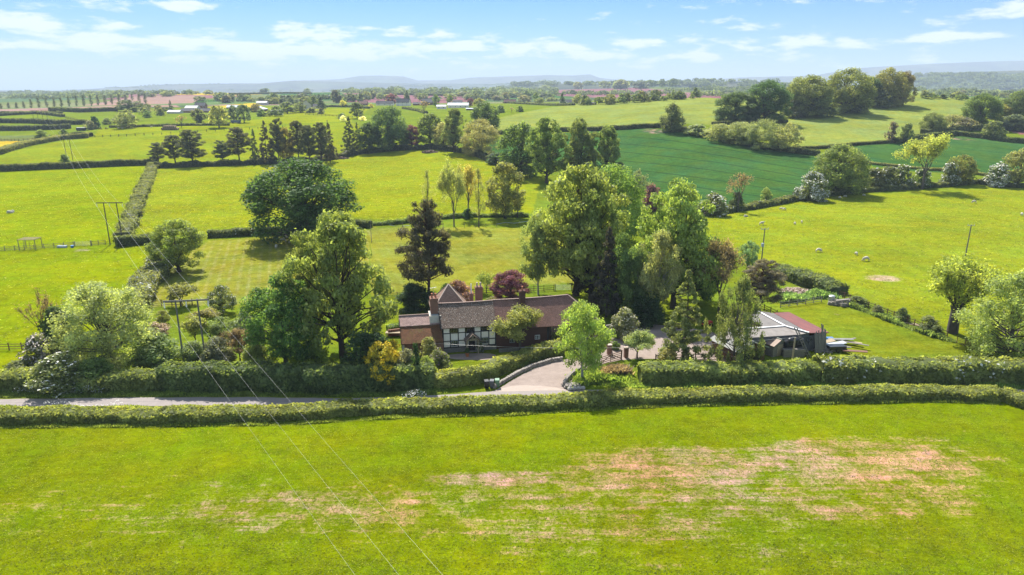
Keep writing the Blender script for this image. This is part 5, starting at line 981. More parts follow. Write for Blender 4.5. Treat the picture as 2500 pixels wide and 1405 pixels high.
tag(k.build('tyre', PLASB, loc=E1+S0+Vector((1.6,.05,-.1))-Vector((0,0,2.4))), 'old tyre hanging on the grey block wall', 'tyre')
for i, (px, py, l_, w2, rz, c_, lb) in enumerate([(2063,838,4.6,.5,-.5,WOODL,'long pale plank sloping down the rubbish pile'),(2078,843,4.8,.35,-.62,WOODG,'grey plank right of the pale plank on the pile'),(2052,834,3.6,.8,-.2,GSH,'pale board across the top of the pile'),(2040,845,3.0,1.1,.15,STEEL,'pale panel lying over the dark trailer'),(2086,863,3.4,.7,-.35,RUSTW,'reddish pallet at the right foot of the pile'),(2020,839,2.2,.9,.3,WOODL,'pale sheet of wood at the left of the pile'),(2058,850,2.4,.3,-.9,WOODG,'short board in the middle of the pile'),(2070,834,2.5,.3,.2,WOODG,'grey board at the back of the pile')]):
    k = MB(); k.bar((-l_/2,0,.25), (l_/2,0,.5), w2, .07); tag(k.build('plank', c_, loc=at_z(px, py, .15+.08*(i % 4)), ), lb, 'board').rotation_euler = (rg.uniform(-.1,.1), rg.uniform(-.06,.06), rz)
tr_ = empty('trailer', at_z(2040, 858), .1); tag(tr_, 'small dark trailer loaded with boards in the rubbish pile', 'trailer'); k = MB(); k.box(-1.3,1.3,-.6,.6,.45,.95); k.build('body', PLASB, tr_); k = MB(); k.bar((1.3,0,.5), (2.3,0,.45), .08); k.build('tow_bar', STEEL, tr_)
for s in (-.66,.66): k = MB(); k.cyl((0,s-.08,.32), (0,s+.08,.32), .32, .32, 14); k.build('wheel', PLASB, tr_)
k = MB(); k.box(-.5,.5,-.4,.4,0,.5); tag(k.build('blue_crate', BLUEP, loc=at_z(2026,832), bevel=.04), 'blue plastic crate beside the leaning boards', 'crate')
def heap(name, px, py, rx, ry, h_, mat, label, cat, seed=1, n=140, sz=.22):
    """a heap of broken pieces: rubble, sticks"""
    r_ = random.Random(seed); k = MB()
    for i in range(n):
        a = r_.uniform(0, 6.28); t = r_.uniform(0, 1)**.6; x, y = math.cos(a)*t*rx, math.sin(a)*t*ry; z = h_*(1-t*t)*r_.uniform(.2, 1); s = sz*r_.uniform(.4, 1.5); d = Vector((r_.uniform(-1,1), r_.uniform(-1,1), r_.uniform(-.5,.5))).normalized()*s
        k.bar(Vector((x,y,z))-d, Vector((x,y,z))+d, s*.6, s*.45)
    p = hit(px, py); return tag(k.build(name, mat, loc=p), label, cat)
heap('rubble_pile', 2010, 856, 2.0, 1.2, .8, STONE, 'low pile of rubble and sticks before the trailer', 'rubble', 2); heap('rubble_pile', 1946, 712, 3.4, 2.6, .5, simple('pale_rubble', (.44,.34,.28), .9, .3, 2), 'wide pale pile of rubble and ash behind the brown pine', 'rubble', 3, 260)
heap('stick_pile', 2055, 744, 1.6, .9, .8, WOODG, 'pile of broken fence rails by the right fence', 'wood pile', 4, 46, .85); heap('brush_pile', 1050, 373, 4.5, 3, 1.1, BRN_M := simple('dead_brush', (.22,.15,.11), .9, .3, 4), 'heap of dead brushwood below the row oaks', 'brush pile', 5, 240, .6)
heap('brush_pile', 830, 388, 5, 2.5, 1.0, BRN_M, 'dead brushwood at the right end of the pine row', 'brush pile', 6, 220, .6)
for px, py, l_, rz, lb in [(2200,777,2.8,-.4,'pale plank strip nearest the rounded thorn'),(2232,792,3.4,-.45,'upper of the two long grey plank strips'),(2250,797,3.6,-.45,'lower of the two long grey plank strips'),(2268,806,2.4,-.4,'plank strip nearest the pollarded willow')]:
    k = MB(); k.box(-l_/2,l_/2,-.18,.18,.02,.12); o = tag(k.build('plank', WOODL, loc=at_z(px,py)), lb, 'board'); o.rotation_euler = (0,0,rz)
k = MB(); k.cyl((0,0,0), (0,0,1.35), .55, .55, 16); k.cyl((0,0,1.35), (0,0,1.45), .55, .4, 16); tag(k.build('water_tank', STEEL, loc=at_z(2029,740)), 'upright grey water tank by the bramble hedge', 'tank')
# ride-on mower glimpsed behind the spruce
mo = empty('ride_on_mower', at_z(1725, 797), .4); tag(mo, 'small red ride-on mower parked at the courtyard edge', 'mower'); k = MB(); k.box(-.3,.95,-.35,.35,.35,.85); k.box(-.9,-.3,-.4,.4,.35,.6); k.build('body', REDP, mo, bevel=.05); mb((-.65,-.2,-.25,.25,.6,.75),(-.75,-.62,-.25,.25,.6,1.1)).build('seat', PLASB, mo)
for x in (-.6,.65):
    for y in (-.45,.45): k = MB(); k.cyl((x,y-.1,.28), (x,y+.1,.28), .28, .28, 12); k.build('wheel', PLASB, mo)
k = MB(); k.cyl((.1,0,.8), (-.05,0,1.1), .03); k.cyl((-.05,-.01,1.1), (-.07,.0,1.13), .18, .18, 12); k.build('steering_wheel', PLASB, mo)
# bins
def bin_(px, py, mat, label, rz):
    o = empty('wheelie_bin', at_z(px, py), rz); tag(o, label, 'bin', 'wheelie bins at the drive entrance'); k = MB(); k.hexa([(-.24,-.27,.06),(.24,-.27,.06),(.24,.27,.06),(-.24,.27,.06)], [(-.29,-.36,1.0),(.29,-.36,1.0),(.29,.34,1.0),(-.29,.34,1.0)]); k.build('body', mat, o, bevel=.02)
    k = MB(); k.hexa([(-.31,-.38,1.0),(.31,-.38,1.0),(.31,.38,1.0),(-.31,.38,1.0)], [(-.28,-.3,1.08),(.28,-.3,1.08),(.28,.36,1.10),(-.28,.36,1.10)]); k.build('lid', mat, o); k = MB(); k.bar((-.25,.40,.97), (.25,.40,.97), .04); k.build('handle', mat, o)
    for s in (-.26,.26): k = MB(); k.cyl((s-.03,.27,.1), (s+.03,.27,.1), .1, .1, 10); k.build('wheel', PLASB, o)
bin_(1188,948,PLASB,'black wheelie bin nearest the hedge',.2); bin_(1201,947,simple('grey_plastic',(.10,.10,.11),.4,.1),'dark grey wheelie bin between the black and green ones',-.1); bin_(1214,945,PLASG,'green wheelie bin at the drive edge',.1)
# stone kerb walls beside the drive
def stonewall(name, P, h_, label, seed=0, w_=.45):
    r_ = random.Random(seed); k = MB(); P = [at_z(*p) for p in P]; P = [Vector((p.x,p.y,0)) for p in P]; rows = max(1, int(h_/.22))
    for a, b_ in zip(P, P[1:]):
        L2 = (b_-a).length; n = max(1, int(L2/.42)); d = (b_-a)/n
        for j in range(rows):
            for i in range(n):
                c0 = a+d*(i+.04+(j % 2)*.3); c1 = a+d*(i+.94+(j % 2)*.3); z = (j+.5)*h_/rows; k.bar(c0+Vector((r_.uniform(-.04,.04),r_.uniform(-.04,.04),z)), c1+Vector((0,0,z+r_.uniform(-.02,.02))), w_*r_.uniform(.8,1.15), h_/rows*.93)
    return tag(k.build(name, STONE, bevel=.03), label, 'wall')
stonewall('stone_wall', [(1205,950),(1228,936),(1262,916),(1300,898),(1345,884),(1372,880)], .55, 'low stone edging wall round the left curve of the drive'); stonewall('stone_wall', [(1376,945),(1384,930),(1396,918),(1412,908),(1428,902)], .6, 'low stone edging wall round the right curve of the drive', 1)
stonewall('stone_step', [(1377,946),(1395,947),(1412,945)], .5, 'stone block step at the mouth of the drive', 2, 1.2)
for i, x in enumerate((1392,1403,1413,1422)):
    k = bmesh.new(); bmesh.ops.create_icosphere(k, subdivisions=2, radius=.36)
    for v in k.verts: v.co = Vector((v.co.x*1.1, v.co.y*.9, v.co.z*.8))*(1+.12*math.sin(v.co.x*9+i)*math.cos(v.co.y*7+v.co.z*5))
    me = bpy.data.meshes.new('boulder'); k.to_mesh(me); k.free(); me.materials.append(simple('boulder_stone', (.42,.38,.34), .9, .25, 3) if i == 0 else bpy.data.materials['boulder_stone'])
    o = link(bpy.data.objects.new('boulder', me)); o.location = at_z(x, 953-i*.6)+Vector((0,0,.2)); tag(o, 'pale boulder, %s from the left at the mouth of the drive' % ('first','second','third','last')[i], 'boulder', 'boulders at the mouth of the drive')
for pts, lb in (([(905,546),(925,551),(945,549),(965,553),(1000,552)],'pale blue hose on the grass left of the slender trees'),([(1214,548),(1235,544),(1255,546),(1290,541)],'pale blue hose on the grass under the ivy covered ash')):
    P = [hit(*p)+Vector((0,0,.06)) for p in pts]; V, Q = tube(np.array([tuple(p) for p in P]), np.full(len(P), .07), 5); tag(link(bpy.data.objects.new('hose', mesh_np('hose', V, Q, BLS))), lb, 'hose')
# ---------------------------------------------------------------- fences and gates
def fence(name, P, mat, label, h_=1.15, rails=3, gap=2.0, post=.11, rail=.09, px=True, cat='fence', cap=99):
    W = [hit(*p) if px else Vector(p) for p in P]; root = empty(name, W[0]); tag(root, label, cat); segs = [(b_-a).length for a, b_ in zip(W, W[1:])]; tot = sum(segs); n = min(cap, max(1, round(tot/gap)))
    pts = []
    for i in range(n+1):
        s = tot*i/n; j = 0
        while j < len(segs)-1 and s > segs[j]: s -= segs[j]; j += 1
        p = W[j].lerp(W[j+1], min(1, s/segs[j])); p.z = gz(p.x, p.y); pts.append(p-W[0])
    k = MB(); k.box(-post/2, post/2, -post/2, post/2, -.2, h_+.08); first = None
    for p in pts:
        if first is None: first = k.build('post', mat, root); first.location = p
        else: c_ = first.copy(); COL.objects.link(c_); c_.parent = root; c_.location = p
    if rails:
        k = MB()
        for a, b_ in zip(pts, pts[1:]):
            for r_ in range(rails): z = h_*(r_+.75)/(rails)-.05; k.bar(a+Vector((0,-post*.6,z)), b_+Vector((0,-post*.6,z)), rail*.4, rail)
        k.build('rail', mat, root)
    return root
def metal_gate(name, a, b_, label, h_=1.1, mat=STEEL, bars=6, cat='gate', diag=False, th=.035):
    o = empty(name, a); tag(o, label, cat); d = b_-a; k = MB()
    for i in range(bars): z = .15+(h_-.15)*i/(bars-1); k.bar((0,0,z), d+Vector((0,0,z)), th)
    for t_ in (0,.5,1): k.bar(d*t_+Vector((0,0,.12)), d*t_+Vector((0,0,h_+.02)), th)
    if diag: k.bar(Vector((0,0,.2)), d*.5+Vector((0,0,h_)), th); k.bar(d*.5+Vector((0,0,h_)), d+Vector((0,0,.2)), th)
    k.build('bars', mat, o)
    for t_ in (-.02,1.02): k = MB(); k.bar(d*t_+Vector((0,0,-.1)), d*t_+Vector((0,0,h_+.2)), .16); k.build('gate_post', WOODG if mat is STEEL else mat, o)
fence('post_and_rail_fence', [(-60,617),(0,614),(90,609),(180,602)], WOODG, 'grey post and rail fence left of the metal field gate'); fence('post_and_rail_fence', [(224,600),(258,597)], WOODG, 'short grey fence right of the metal field gate')
metal_gate('field_gate', at_z(184,602), at_z(222,600), 'galvanised field gate above the patch of trodden soil')
fence('post_and_rail_fence', [(-40,857),(0,856),(60,855),(118,853)], RUSTW, 'reddish post and rail fence at the lower left edge'); fence('post_and_rail_fence', [(345,750),(392,748),(470,745)], WOODB, 'brown three rail fence at the orchard edge', gap=1.9)
fence('garden_fence', [(940,729),(1000,727)], WOODB, 'brown post and rail fence left of the scots pine'); fence('garden_fence', [(1130,722),(1180,718),(1290,713),(1352,710)], WOODB, 'brown post and rail fence behind the house ridge'); fence('garden_fence', [(1398,708),(1450,706),(1530,708)], WOODB, 'brown post and rail fence behind the dark conifers')
metal_gate('paddock_gate', at_z(1356,710), at_z(1394,709), 'grey metal paddock gate between the garden fences')
fence('stable_fence', [(1905,752),(1950,746),(2005,738)], WOODG, 'short wooden fence in front of the rubble pile'); fence('stable_fence', [(1848,752),(1868,760),(1896,774)], WOODB, 'brown fence running up to the red lean-to'); fence('yard_fence', [(1600,884),(1680,882),(1762,881)], WOODB, 'brown yard fence left of the weeping birch')
fence('paddock_fence', [(2048,724),(2075,735),(2110,748),(2160,768),(2210,788),(2270,812),(2312,824)], WOODB, 'old post and rail fence along the red earth track', gap=1.5); fence('paddock_fence', [(2335,838),(2370,852),(2400,862),(2424,870)], RUSTW, 'rusty rail pen fence under the right edge willow', gap=1.4, rails=5, rail=.05, post=.07)
fence('wire_fence', [(232,336),(315,333),(400,329),(500,322),(600,317),(690,312)], CREO, 'thin post fence across the field by the round bales', 1.4, 1, 5.6, .28, .05); fence('wire_fence', [(905,552),(1000,552),(1100,557),(1290,553)], WOODG, 'thin post fence in front of the slender trees', 1.1, 1, 3, .1, .03)
fence('far_fence', [(-20,345),(40,345),(92,343)], WOODB, 'dark rail fence above the small yellow field', 1.5, 3, 3, .2, .14); fence('far_fence', [(745,281),(790,283),(860,288)], WOODB, 'far paddock fence in the village', 1.5, 2, 6, .25, .18); fence('far_fence', [(160,289),(180,293),(212,302)], WOODB, 'thin fence falling to the left paddocks', 1.5, 2, 5, .25, .14)
fence('paddock_rail', [(905,556),(906,575),(907,592)], WOODG, 'short fence dividing the two mown paddocks', 1.1, 2, 2.2)
# drive gates and brick piers
for px, py, lb in ((1487,866,'brick gate pier at the house side of the drive'),(1528,873,'brick gate pier at the paddock side of the drive')):
    o = empty('gate_pier', at_z(px,py), .2); tag(o, lb, 'pier'); mb((-.28,.28,-.28,.28,0,1.5)).build('shaft', BRICK, o); mb((-.34,.34,-.34,.34,1.5,1.62)).build('cap', HIP, o)
w_ = MB(); w_.bar(at_z(1487,862)+Vector((0,.2,.8)), at_z(1481,838)+Vector((0,0,.8)), .3, 1.6); tag(w_.build('brick_wall', BRICK), 'short brick wall behind the gate pier right of the birch', 'wall')
metal_gate('drive_gate', at_z(1464,894), at_z(1516,878), 'open brown wooden five bar gate beside the birch', 1.25, WOODB, 5, diag=True, th=.08)
w_ = MB(); w_.bar(at_z(1478,818)+Vector((0,0,.8)), at_z(1545,806)+Vector((0,0,.8)), .4, 1.6); tag(w_.build('garden_wall', PLINTH), 'dark garden wall running from the barn corner', 'wall')
# field shelter frame and troughs
sf = empty('shelter_frame', at_z(48,612), .05); tag(sf, 'open timber shelter frame standing by the left fence', 'frame')
k = MB(); W_, D_, Hh = 3.9, 2.6, 2.6
for x in (0,W_):
    for y in (0,D_): k.bar((x,y,0), (x,y,Hh), .12)
for y in (0,D_): k.bar((0,y,Hh), (W_,y,Hh), .1)
for i in range(4): k.bar((W_*i/3,0,Hh-.1), (W_*i/3,0,0), .06)
k.bar((0,0,Hh-.02), (0,D_,Hh-.02), .1); k.bar((W_,0,Hh-.02), (W_,D_,Hh-.02), .1); k.build('frame', WOODG, sf); k = MB()
for i in range(5): k.bar((-.1,D_*i/4,Hh+.08), (W_+.1,D_*i/4,Hh+.08), .2, .05)
k.build('roof_slat', WOODL, sf)
k = MB(); k.box(-1.1,1.1,-.4,.4,0,.5); tag(k.build('water_trough', BLS, loc=at_z(152,605), bevel=.04), 'pale blue water trough by the left fence', 'trough'); k = MB(); k.cyl((0,0,0), (0,0,.55), .35, .42, 12); tag(k.build('blue_tub', BLUEP, loc=at_z(177,605)), 'small bright blue tub beside the field gate', 'tub')
k = bmesh.new(); bmesh.ops.create_icosphere(k, subdivisions=3, radius=1)
for v in k.verts: v.co = Vector((v.co.x*1.35, v.co.y*.9, max(0, v.co.z*.95)))*(1+.08*math.sin(v.co.x*8)*math.cos(v.co.y*9))
me = bpy.data.meshes.new('covered_heap'); k.to_mesh(me); k.free(); me.materials.append(TARP); o = link(bpy.data.objects.new('covered_heap', me)); o.location = at_z(97,852); tag(o, 'heap under a shiny grey sheet at the left fence', 'heap')
# garden table left of the house
gt = empty('garden_table', loc2w(-7.0, 8.5)); tag(gt, 'long wooden garden table on the lawn left of the house', 'table'); k = MB()
for i in range(5): k.box(-1.3,1.3,-.5+i*.205,-.32+i*.205,.70,.75)
k.build('tabletop', WOODL, gt)
for x in (-1.1,1.1):
    for y in (-.4,.4): mb((x-.05,x+.05,y-.05,y+.05,0,.70)).build('leg', WOODL, gt)
gb = empty('garden_barbecue', loc2w(-5.0, 9.5)); tag(gb, 'grey barbecue standing beside the garden table', 'barbecue'); k = MB(); k.box(-.5,.5,-.3,.3,.7,1.2); k.build('box', STEEL, gb)
for x in (-.4,.4): mb((x-.04,x+.04,-.2,.2,0,.7)).build('leg', STEEL, gb)
# ---------------------------------------------------------------- power lines
wire_pts = [[], [], []]
def twin(px, base_y, top_y, halfpx, label, mat, Y=None, ang=0, armpx=None):
    p = hit(px, base_y) if Y is None else at_y(px, base_y, Y)
    if Y: p.z = gz(p.x, p.y)
    tz = at_y(px, top_y, p.y).z-p.z; dep = p.y*math.cos(PITCH)+(H-p.z)*math.sin(PITCH); hw = halfpx*dep/F; o = empty('twin_pole', p, ang); tag(o, label, 'power pole', 'twin pole power line supports')
    for s in (-1,1): k = MB(); k.cyl((s*hw*.52,0,-.3), (s*hw*.50,0,tz), .14, .11, 8); k.build('pole', mat, o)
    k = MB(); k.bar((-hw-.15,-.2,tz-.15), (hw+.15,-.2,tz-.15), .12, .22); k.build('crossarm', mat, o)
    for i, s in enumerate((-1,0,1)):
        k = MB()
        for j in range(5): k.cyl((s*hw,-.2,tz-.35-j*.17), (s*hw,-.2,tz-.43-j*.17), .085, .07, 8)
        k.cyl((s*hw,-.2,tz-.2), (s*hw,-.2,tz-1.15), .025); k.build('insulator', CERAM, o)
        q_ = Matrix.Rotation(ang, 3, 'Z') @ Vector((s*hw,-.2,tz-1.15)); wire_pts[i].append(p+q_)
    return o
twin(95, 330, 270, 9, 'farthest twin pole near the left edge', CREO, Y=560, ang=.4); twin(118, 332, 269, 9, 'second farthest twin pole, right of the farthest', CREO, Y=545, ang=.4)
twin(171, 392, 338, 13, 'twin pole standing in the second hedge beside the round bush', CREO, ang=.1); twin(285, 598, 494, 30, 'twin pole at the hedge corner right of the metal gate', CREO, ang=.04)
twin(477, 893, 731, 49, 'nearest twin pole standing in the orchard', POLEG, ang=.16)
for i in range(3): wire_pts[i].pop(0)
last = [Vector((-7.9,32.6,8.6)), Vector((-6.1,34.0,8.8)), Vector((-3.6,35.5,9.0))]
for i, (ax, nm) in enumerate(((890,'left'),(1000,'middle'),(1110,'right'))):
    e = at_y(ax, 1405, 35.5-(.8*(2-i))); a = wire_pts[i][-1]; wire_pts[i].append(a+(e-a)*1.5+Vector((0,0,-1.0)))
    P = []
    for a, b_ in zip(wire_pts[i], wire_pts[i][1:]):
        L2 = (b_-a).length
        for j in range(24): t_ = j/24; P.append(a.lerp(b_, t_)+Vector((0,0,-4*t_*(1-t_)*L2*L2/26000)))
    P.append(wire_pts[i][-1]); P = np.array([tuple(p) for p in P]); dd = np.clip(np.hypot(P[:,0], P[:,1])/60, .8, 3); V, Q = tube(P, .0055*dd, 4); tag(link(bpy.data.objects.new('power_line', mesh_np('power_line', V, Q, WIRE))), '%s of the three pale overhead wires crossing the near field' % nm, 'power line', 'overhead wires between the twin poles')
def single(px, b_, t_, label, mat, arm=True, trans=False):
    p = hit(px, b_); tz = at_y(px, t_, p.y).z-p.z; o = empty('utility_pole', p, .1); tag(o, label, 'utility pole'); k = MB(); k.cyl((0,0,-.2), (0,0,tz), .15, .11, 8); k.build('pole', mat, o)
    if arm:
        k = MB(); k.bar((-.9,0,tz-.1), (.9,0,tz-.1), .11); k.build('crossarm', STEEL, o)
        for s in (-.8,0,.8): k = MB(); k.cyl((s,0,tz-.05), (s,0,tz+.25), .07, .04, 6); k.build('insulator', CERAM, o)
    if trans: k = MB(); k.box(-.55,-.05,-.6,-.1,tz*.52,tz*.52+.8); k.build('transformer', BLS, o, bevel=.03)
    return p+Vector((0,0,tz))
tp = single(1858, 648, 559, 'pole with a pale blue transformer box above the stables', POLEG, trans=True); single(2357, 625, 550, 'plain pole standing alone in the sheep field', POLEG); t3 = single(1933, 893, 824, 'short bare pole in the roadside hedge beside the shed', WOODL, arm=False); single(121, 950, 850, 'dark pole half hidden in the hawthorn at the lower left', CREO, arm=False)
P = []
a, b_ = loc2w(0.3,-.1,1.6), at_z(1300, 868, 3.2)
pw = loc2w(-2.5,-1.6,2.4)
for i in range(30): t_ = i/29; P.append(tuple(pw.lerp(t3, t_)+Vector((0,0,-1.2*4*t_*(1-t_)))))
V, Q = tube(np.array(P), np.full(30, .014), 4); tag(link(bpy.data.objects.new('telephone_cable', mesh_np('telephone_cable', V, Q, WIRE))), 'thin cable strung low in front of the farmhouse', 'cable')
# ---------------------------------------------------------------- round bales
bk = empty('round_bale', (0,0,0)); k = MB(); k.cyl((-.62,0,.66), (-.56,0,.66), .58, .66, 18, False); k.cyl((-.56,0,.66), (.56,0,.66), .66, .66, 18, False); k.cyl((.56,0,.66), (.62,0,.66), .66, .58, 18, False); k.build('wrap', STRAW, bk)
k = MB(); k.cyl((-.625,0,.66), (-.60,0,.66), .58, .58, 18); k.cyl((.60,0,.66), (.625,0,.66), .58, .58, 18); k.build('end', STRAWE, bk)
pb = hit(397, 318); pe = hit(432, 318); d = (pe-pb); n = 8; sc_ = d.length/(n-1)/1.36; first = True
for row_, cnt, z in ((0, n, 0), (1, n-2, 1.12)):
    for j in range(2):
        for i in range(cnt):
            p = pb+d*((i+row_*.5+.25*row_)/(n-1))+Vector((0, j*1.35*sc_, z*sc_)); p.z = gz(p.x, p.y)+z*sc_; lb = 'straw bale in the %s row of the distant round bale stack' % ('upper' if row_ else 'lower')
            if first: o = bk; o.location = p; o.rotation_euler = (0,0,math.pi/2); o.scale = (sc_,)*3; first = False
            else: o = dup(bk, p, math.pi/2+rg.uniform(-.1,.1))
            tag(o, lb, 'bale', 'round bales stacked in the upper row' if row_ else 'round bales stacked in the lower row')
# ---------------------------------------------------------------- sheep and other animals
def animal(name, pts, legs, mat, r_, legr=.045, head=None):
    """one continuous body: a skinned skeleton of spine, neck, head and four jointed legs"""
    bm = bmesh.new(); vs = [bm.verts.new(p) for p in pts]
    for a, b_ in zip(vs, vs[1:]): bm.edges.new((a, b_))
    R_ = list(r_)
    for root_i, chain, rr in legs:
        prev = vs[root_i]
        for c_, q_ in zip(chain, rr): v = bm.verts.new(c_); bm.edges.new((prev, v)); prev = v; R_.append(q_)
    me = bpy.data.meshes.new(name); bm.to_mesh(me); bm.free(); o = bpy.data.objects.new(name, me); link(o); me.skin_vertices or None
    md = o.modifiers.new('skin', 'SKIN'); ms_ = o.modifiers.new('sub', 'SUBSURF'); ms_.levels = 1; ms_.render_levels = 1
    for i, sv in enumerate(o.data.skin_vertices[0].data): sv.radius = (R_[i], R_[i]*1.05); sv.use_root = (i == 0)
    dg = bpy.context.evaluated_depsgraph_get(); m2 = bpy.data.meshes.new_from_object(o.evaluated_get(dg)); bpy.data.objects.remove(o); m2.materials.clear(); m2.materials.append(mat); m2.name = name
    for p in m2.polygons: p.use_smooth = True
    return m2
def sheep_mesh(low=False, lie=False):
    g_ = -.33 if lie else 0; hz_ = .22 if low else .95
    pts = [(-.50,0,.66+g_), (-.25,0,.68+g_), (.10,0,.67+g_), (.38,0,.68+g_), (.56,0,.60+g_ if low else .84+g_), (.70,0,(.30 if low else .93)+g_*.6), (.82,0,(.14 if low else .88)+g_*.6)]
    r_ = [.20,.29,.30,.26,.15,.10,.06]; lg = []
    for s in (-1,1):
        if lie: lg += [(0, [(-.3,s*.22,.10),(-.05,s*.27,.07)], [.08,.05]), (3, [(.35,s*.18,.08),(.55,s*.18,.06)], [.07,.05])]
        else: lg += [(0, [(-.50,s*.13,.42),(-.56,s*.13,.24),(-.52,s*.13,.02)], [.10,.055,.045]), (3, [(.38,s*.12,.40),(.39,s*.12,.22),(.38,s*.12,.02)], [.08,.050,.045])]
    return animal('sheep_body', pts, lg, WOOL, r_)
SM = [sheep_mesh(True), sheep_mesh(False), sheep_mesh(True, True)]
def face_mesh(low, lie):
    k = MB(); g_ = -.2 if lie else 0; x, z = .78, (.17 if low else .89)+g_; k.cyl((x-.10,0,z+.07), (x+.10,0,z-.06), .095, .05, 8)
    for s in (-1,1): k.bar((x-.10,s*.07,z+.10), (x-.16,s*.2,z+.10), .07, .03)
    return k
def sheep(px, py, kind, rz, label, sc=1.0, group='sheep grazing on the right field'):
    p = hit(px, py); low, lie = (True,False) if kind == 0 else ((False,False) if kind == 1 else (True,True))
    b_ = bpy.data.objects.new('sheep', SM[kind]); link(b_); b_.location = p; b_.rotation_euler = (0,0,rz); b_.scale = (sc,)*3; f_ = face_mesh(low, lie).build('face', FACE if 'dark' in label else WOOL, b_); tag(b_, label, 'sheep', group)
for a in [(1998,616,0,0,'sheep standing leftmost of the three nearest on the right field',1.1),(2090,623,0,1.6,'small sheep seen end on, between the two largest',.85),(2114,638,0,3.3,'largest dark faced sheep grazing nearest the bare oval patch',1.25),(2378,496,0,3.0,'sheep grazing alone high on the right field',1.1),(2494,527,0,1.3,'sheep at the very right edge of the field',1.1),
          (1908,513,0,2.6,'left one of a close pair of sheep below the hedge',.95),(1914,514,0,.4,'right one of a close pair of sheep below the hedge',.95),(1859,550,1,0,'pair sheep standing just left of the transformer pole top',1.1),(1940,549,0,1.5,'lower of two small sheep right of the transformer pole',.9),(1957,545,0,1.2,'upper of two small sheep right of the transformer pole',.9),
          (1820,530,2,.3,'sheep resting near the bare tree shade',1.1),(2050,484,2,.5,'sheep lying in shade under the round oak',1.1),(2064,481,2,2.5,'second sheep lying deeper in the shade of the round oak',1.1),(2108,478,2,0,'sheep lying right of the others under the round oak',1.0)]:
    sheep(*a[:5], sc=a[5])
for a in [(692,591,0,3.4,'sheep grazing at the left in the shade of the huge oak',1.15),(697,582,2,.2,'sheep resting behind the grazing one under the huge oak',1.1),(707,594,1,1.5,'white lamb beside the grazing sheep',.55),(723,579,2,0,'sheep lying in the deepest shade of the huge oak',1.1),(746,589,2,.2,'large sheep lying right of the lamb',1.35),(675,606,0,1.57,'sheep seen from behind on the sunny side of the shade',1.0)]:
    sheep(*a[:5], sc=a[5], group='sheep resting under the huge oak')
sheep(23,521,2,.1,'white sheep lying alone in the buttercup field',1.5,'sheep of the left fields'); sheep(31,519,2,2.8,'second white sheep lying against the first in the buttercup field',1.3,'sheep of the left fields')
for px, py, lb in [(289,315,'white sheep left of a close pair by the round willow'),(299,315,'white sheep right of a close pair by the round willow'),(370,312,'white sheep alone left of the bale stack'),(120,334,'white sheep below the twin poles in the left distance'),(5,313,'white sheep at the left edge in the far paddock')]: sheep(px, py, 1, 0, lb, 1.3, 'sheep of the left fields')
def horse_mesh():
    lg = []
    for s in (-1,1): lg += [(0, [(-.72,s*.18,.85),(-.80,s*.18,.48),(-.74,s*.18,.03)], [.15,.07,.06]), (2, [(.45,s*.17,.80),(.46,s*.17,.45),(.45,s*.17,.03)], [.12,.065,.06])]
    return animal('pony_body', [(-.70,0,1.18),(-.1,0,1.12),(.45,0,1.18),(.85,0,1.0),(1.15,0,.50),(1.30,0,.25)], lg, HORSE, [.27,.30,.27,.15,.11,.07])
HM = horse_mesh()
for px, py, rz, lb in [(245,318,.2,'brown pony grazing left of the thorn'),(260,317,2.9,'brown pony grazing right of its companion'),(313,314,1.2,'brown and white pony by the round willow')]:
    o = bpy.data.objects.new('pony', HM); link(o); o.location = hit(px,py); o.rotation_euler = (0,0,rz); o.scale = (1.1,)*3; tag(o, lb, 'pony', 'ponies in the left distance')
# ---------------------------------------------------------------- distant buildings
def house_px(name, px0, px1, base, eave, ridge_, wall, roofm, label, cat='house', ax='x', d=7.5, rz=0, wins=2, chim=0, doors=0, Y=None, group=None):
    p = hit(px0, base) if not Y else at_y(px0, base, Y)
    if Y: p.z = gz(p.x, p.y)
    dep = p.y*math.cos(PITCH)+(H-p.z)*math.sin(PITCH); w_ = (px1-px0)*dep/F; e = max(1.8, at_y(px0, eave, p.y).z-p.z); r_ = max(e+.6, at_y(px0, ridge_, p.y+(d/2 if ax == 'x' else 0)).z-p.z)
    W2 = []; storeys = 2 if e > 4.4 else 1
    for s_ in range(storeys):
        for i in range(wins): c_ = w_*(i+.5)/max(1, wins); W2.append((c_-.55, c_+.55, e*(s_+.35)/storeys, e*(s_+.75)/storeys))
    return gable(name, p, rz, w_, d, e, r_, wall, roofm, label, cat, ax, .4, group, wins=W2, chim=[(w_*.1, d/2, r_+1.1)] if chim else (), doors=((w_*.45, w_*.45+1, 2.0, BLACK),) if doors else ())
house_px('farmhouse', 475, 500, 266, 258, 251, BRICK, SLATE, 'distant red brick farmhouse with grey roof and chimney', wins=3, chim=1, d=8)
house_px('farm_shed', 451, 480, 268, 264, 258, WHS, WHS, 'distant farm shed with bright white roof', 'barn', wins=0, d=11); house_px('farm_barn', 440, 516, 276, 271, 265, BRICK, SLATE, 'long low brick barn in front of the white roofed shed', 'barn', wins=0, d=8); house_px('farm_hut', 408, 438, 278, 274, 269, WHS, WHS, 'low white roofed building left of the long barn', 'barn', wins=1, d=9)
house_px('arched_barn', 553, 590, 266, 262, 257, BLOCK, BLS, 'grey barn with curved pale roof behind the blue-green trees', 'barn', wins=0, d=9); house_px('open_barn', 604, 642, 274, 267, 261, DBRICK, BLS, 'grey open fronted barn beside the farm track', 'barn', 'y', wins=0, d=16); house_px('white_roof_barn', 626, 651, 257, 251, 247, WHS, WHS, 'small barn with white roof above the farm track', 'barn', wins=0, d=8)
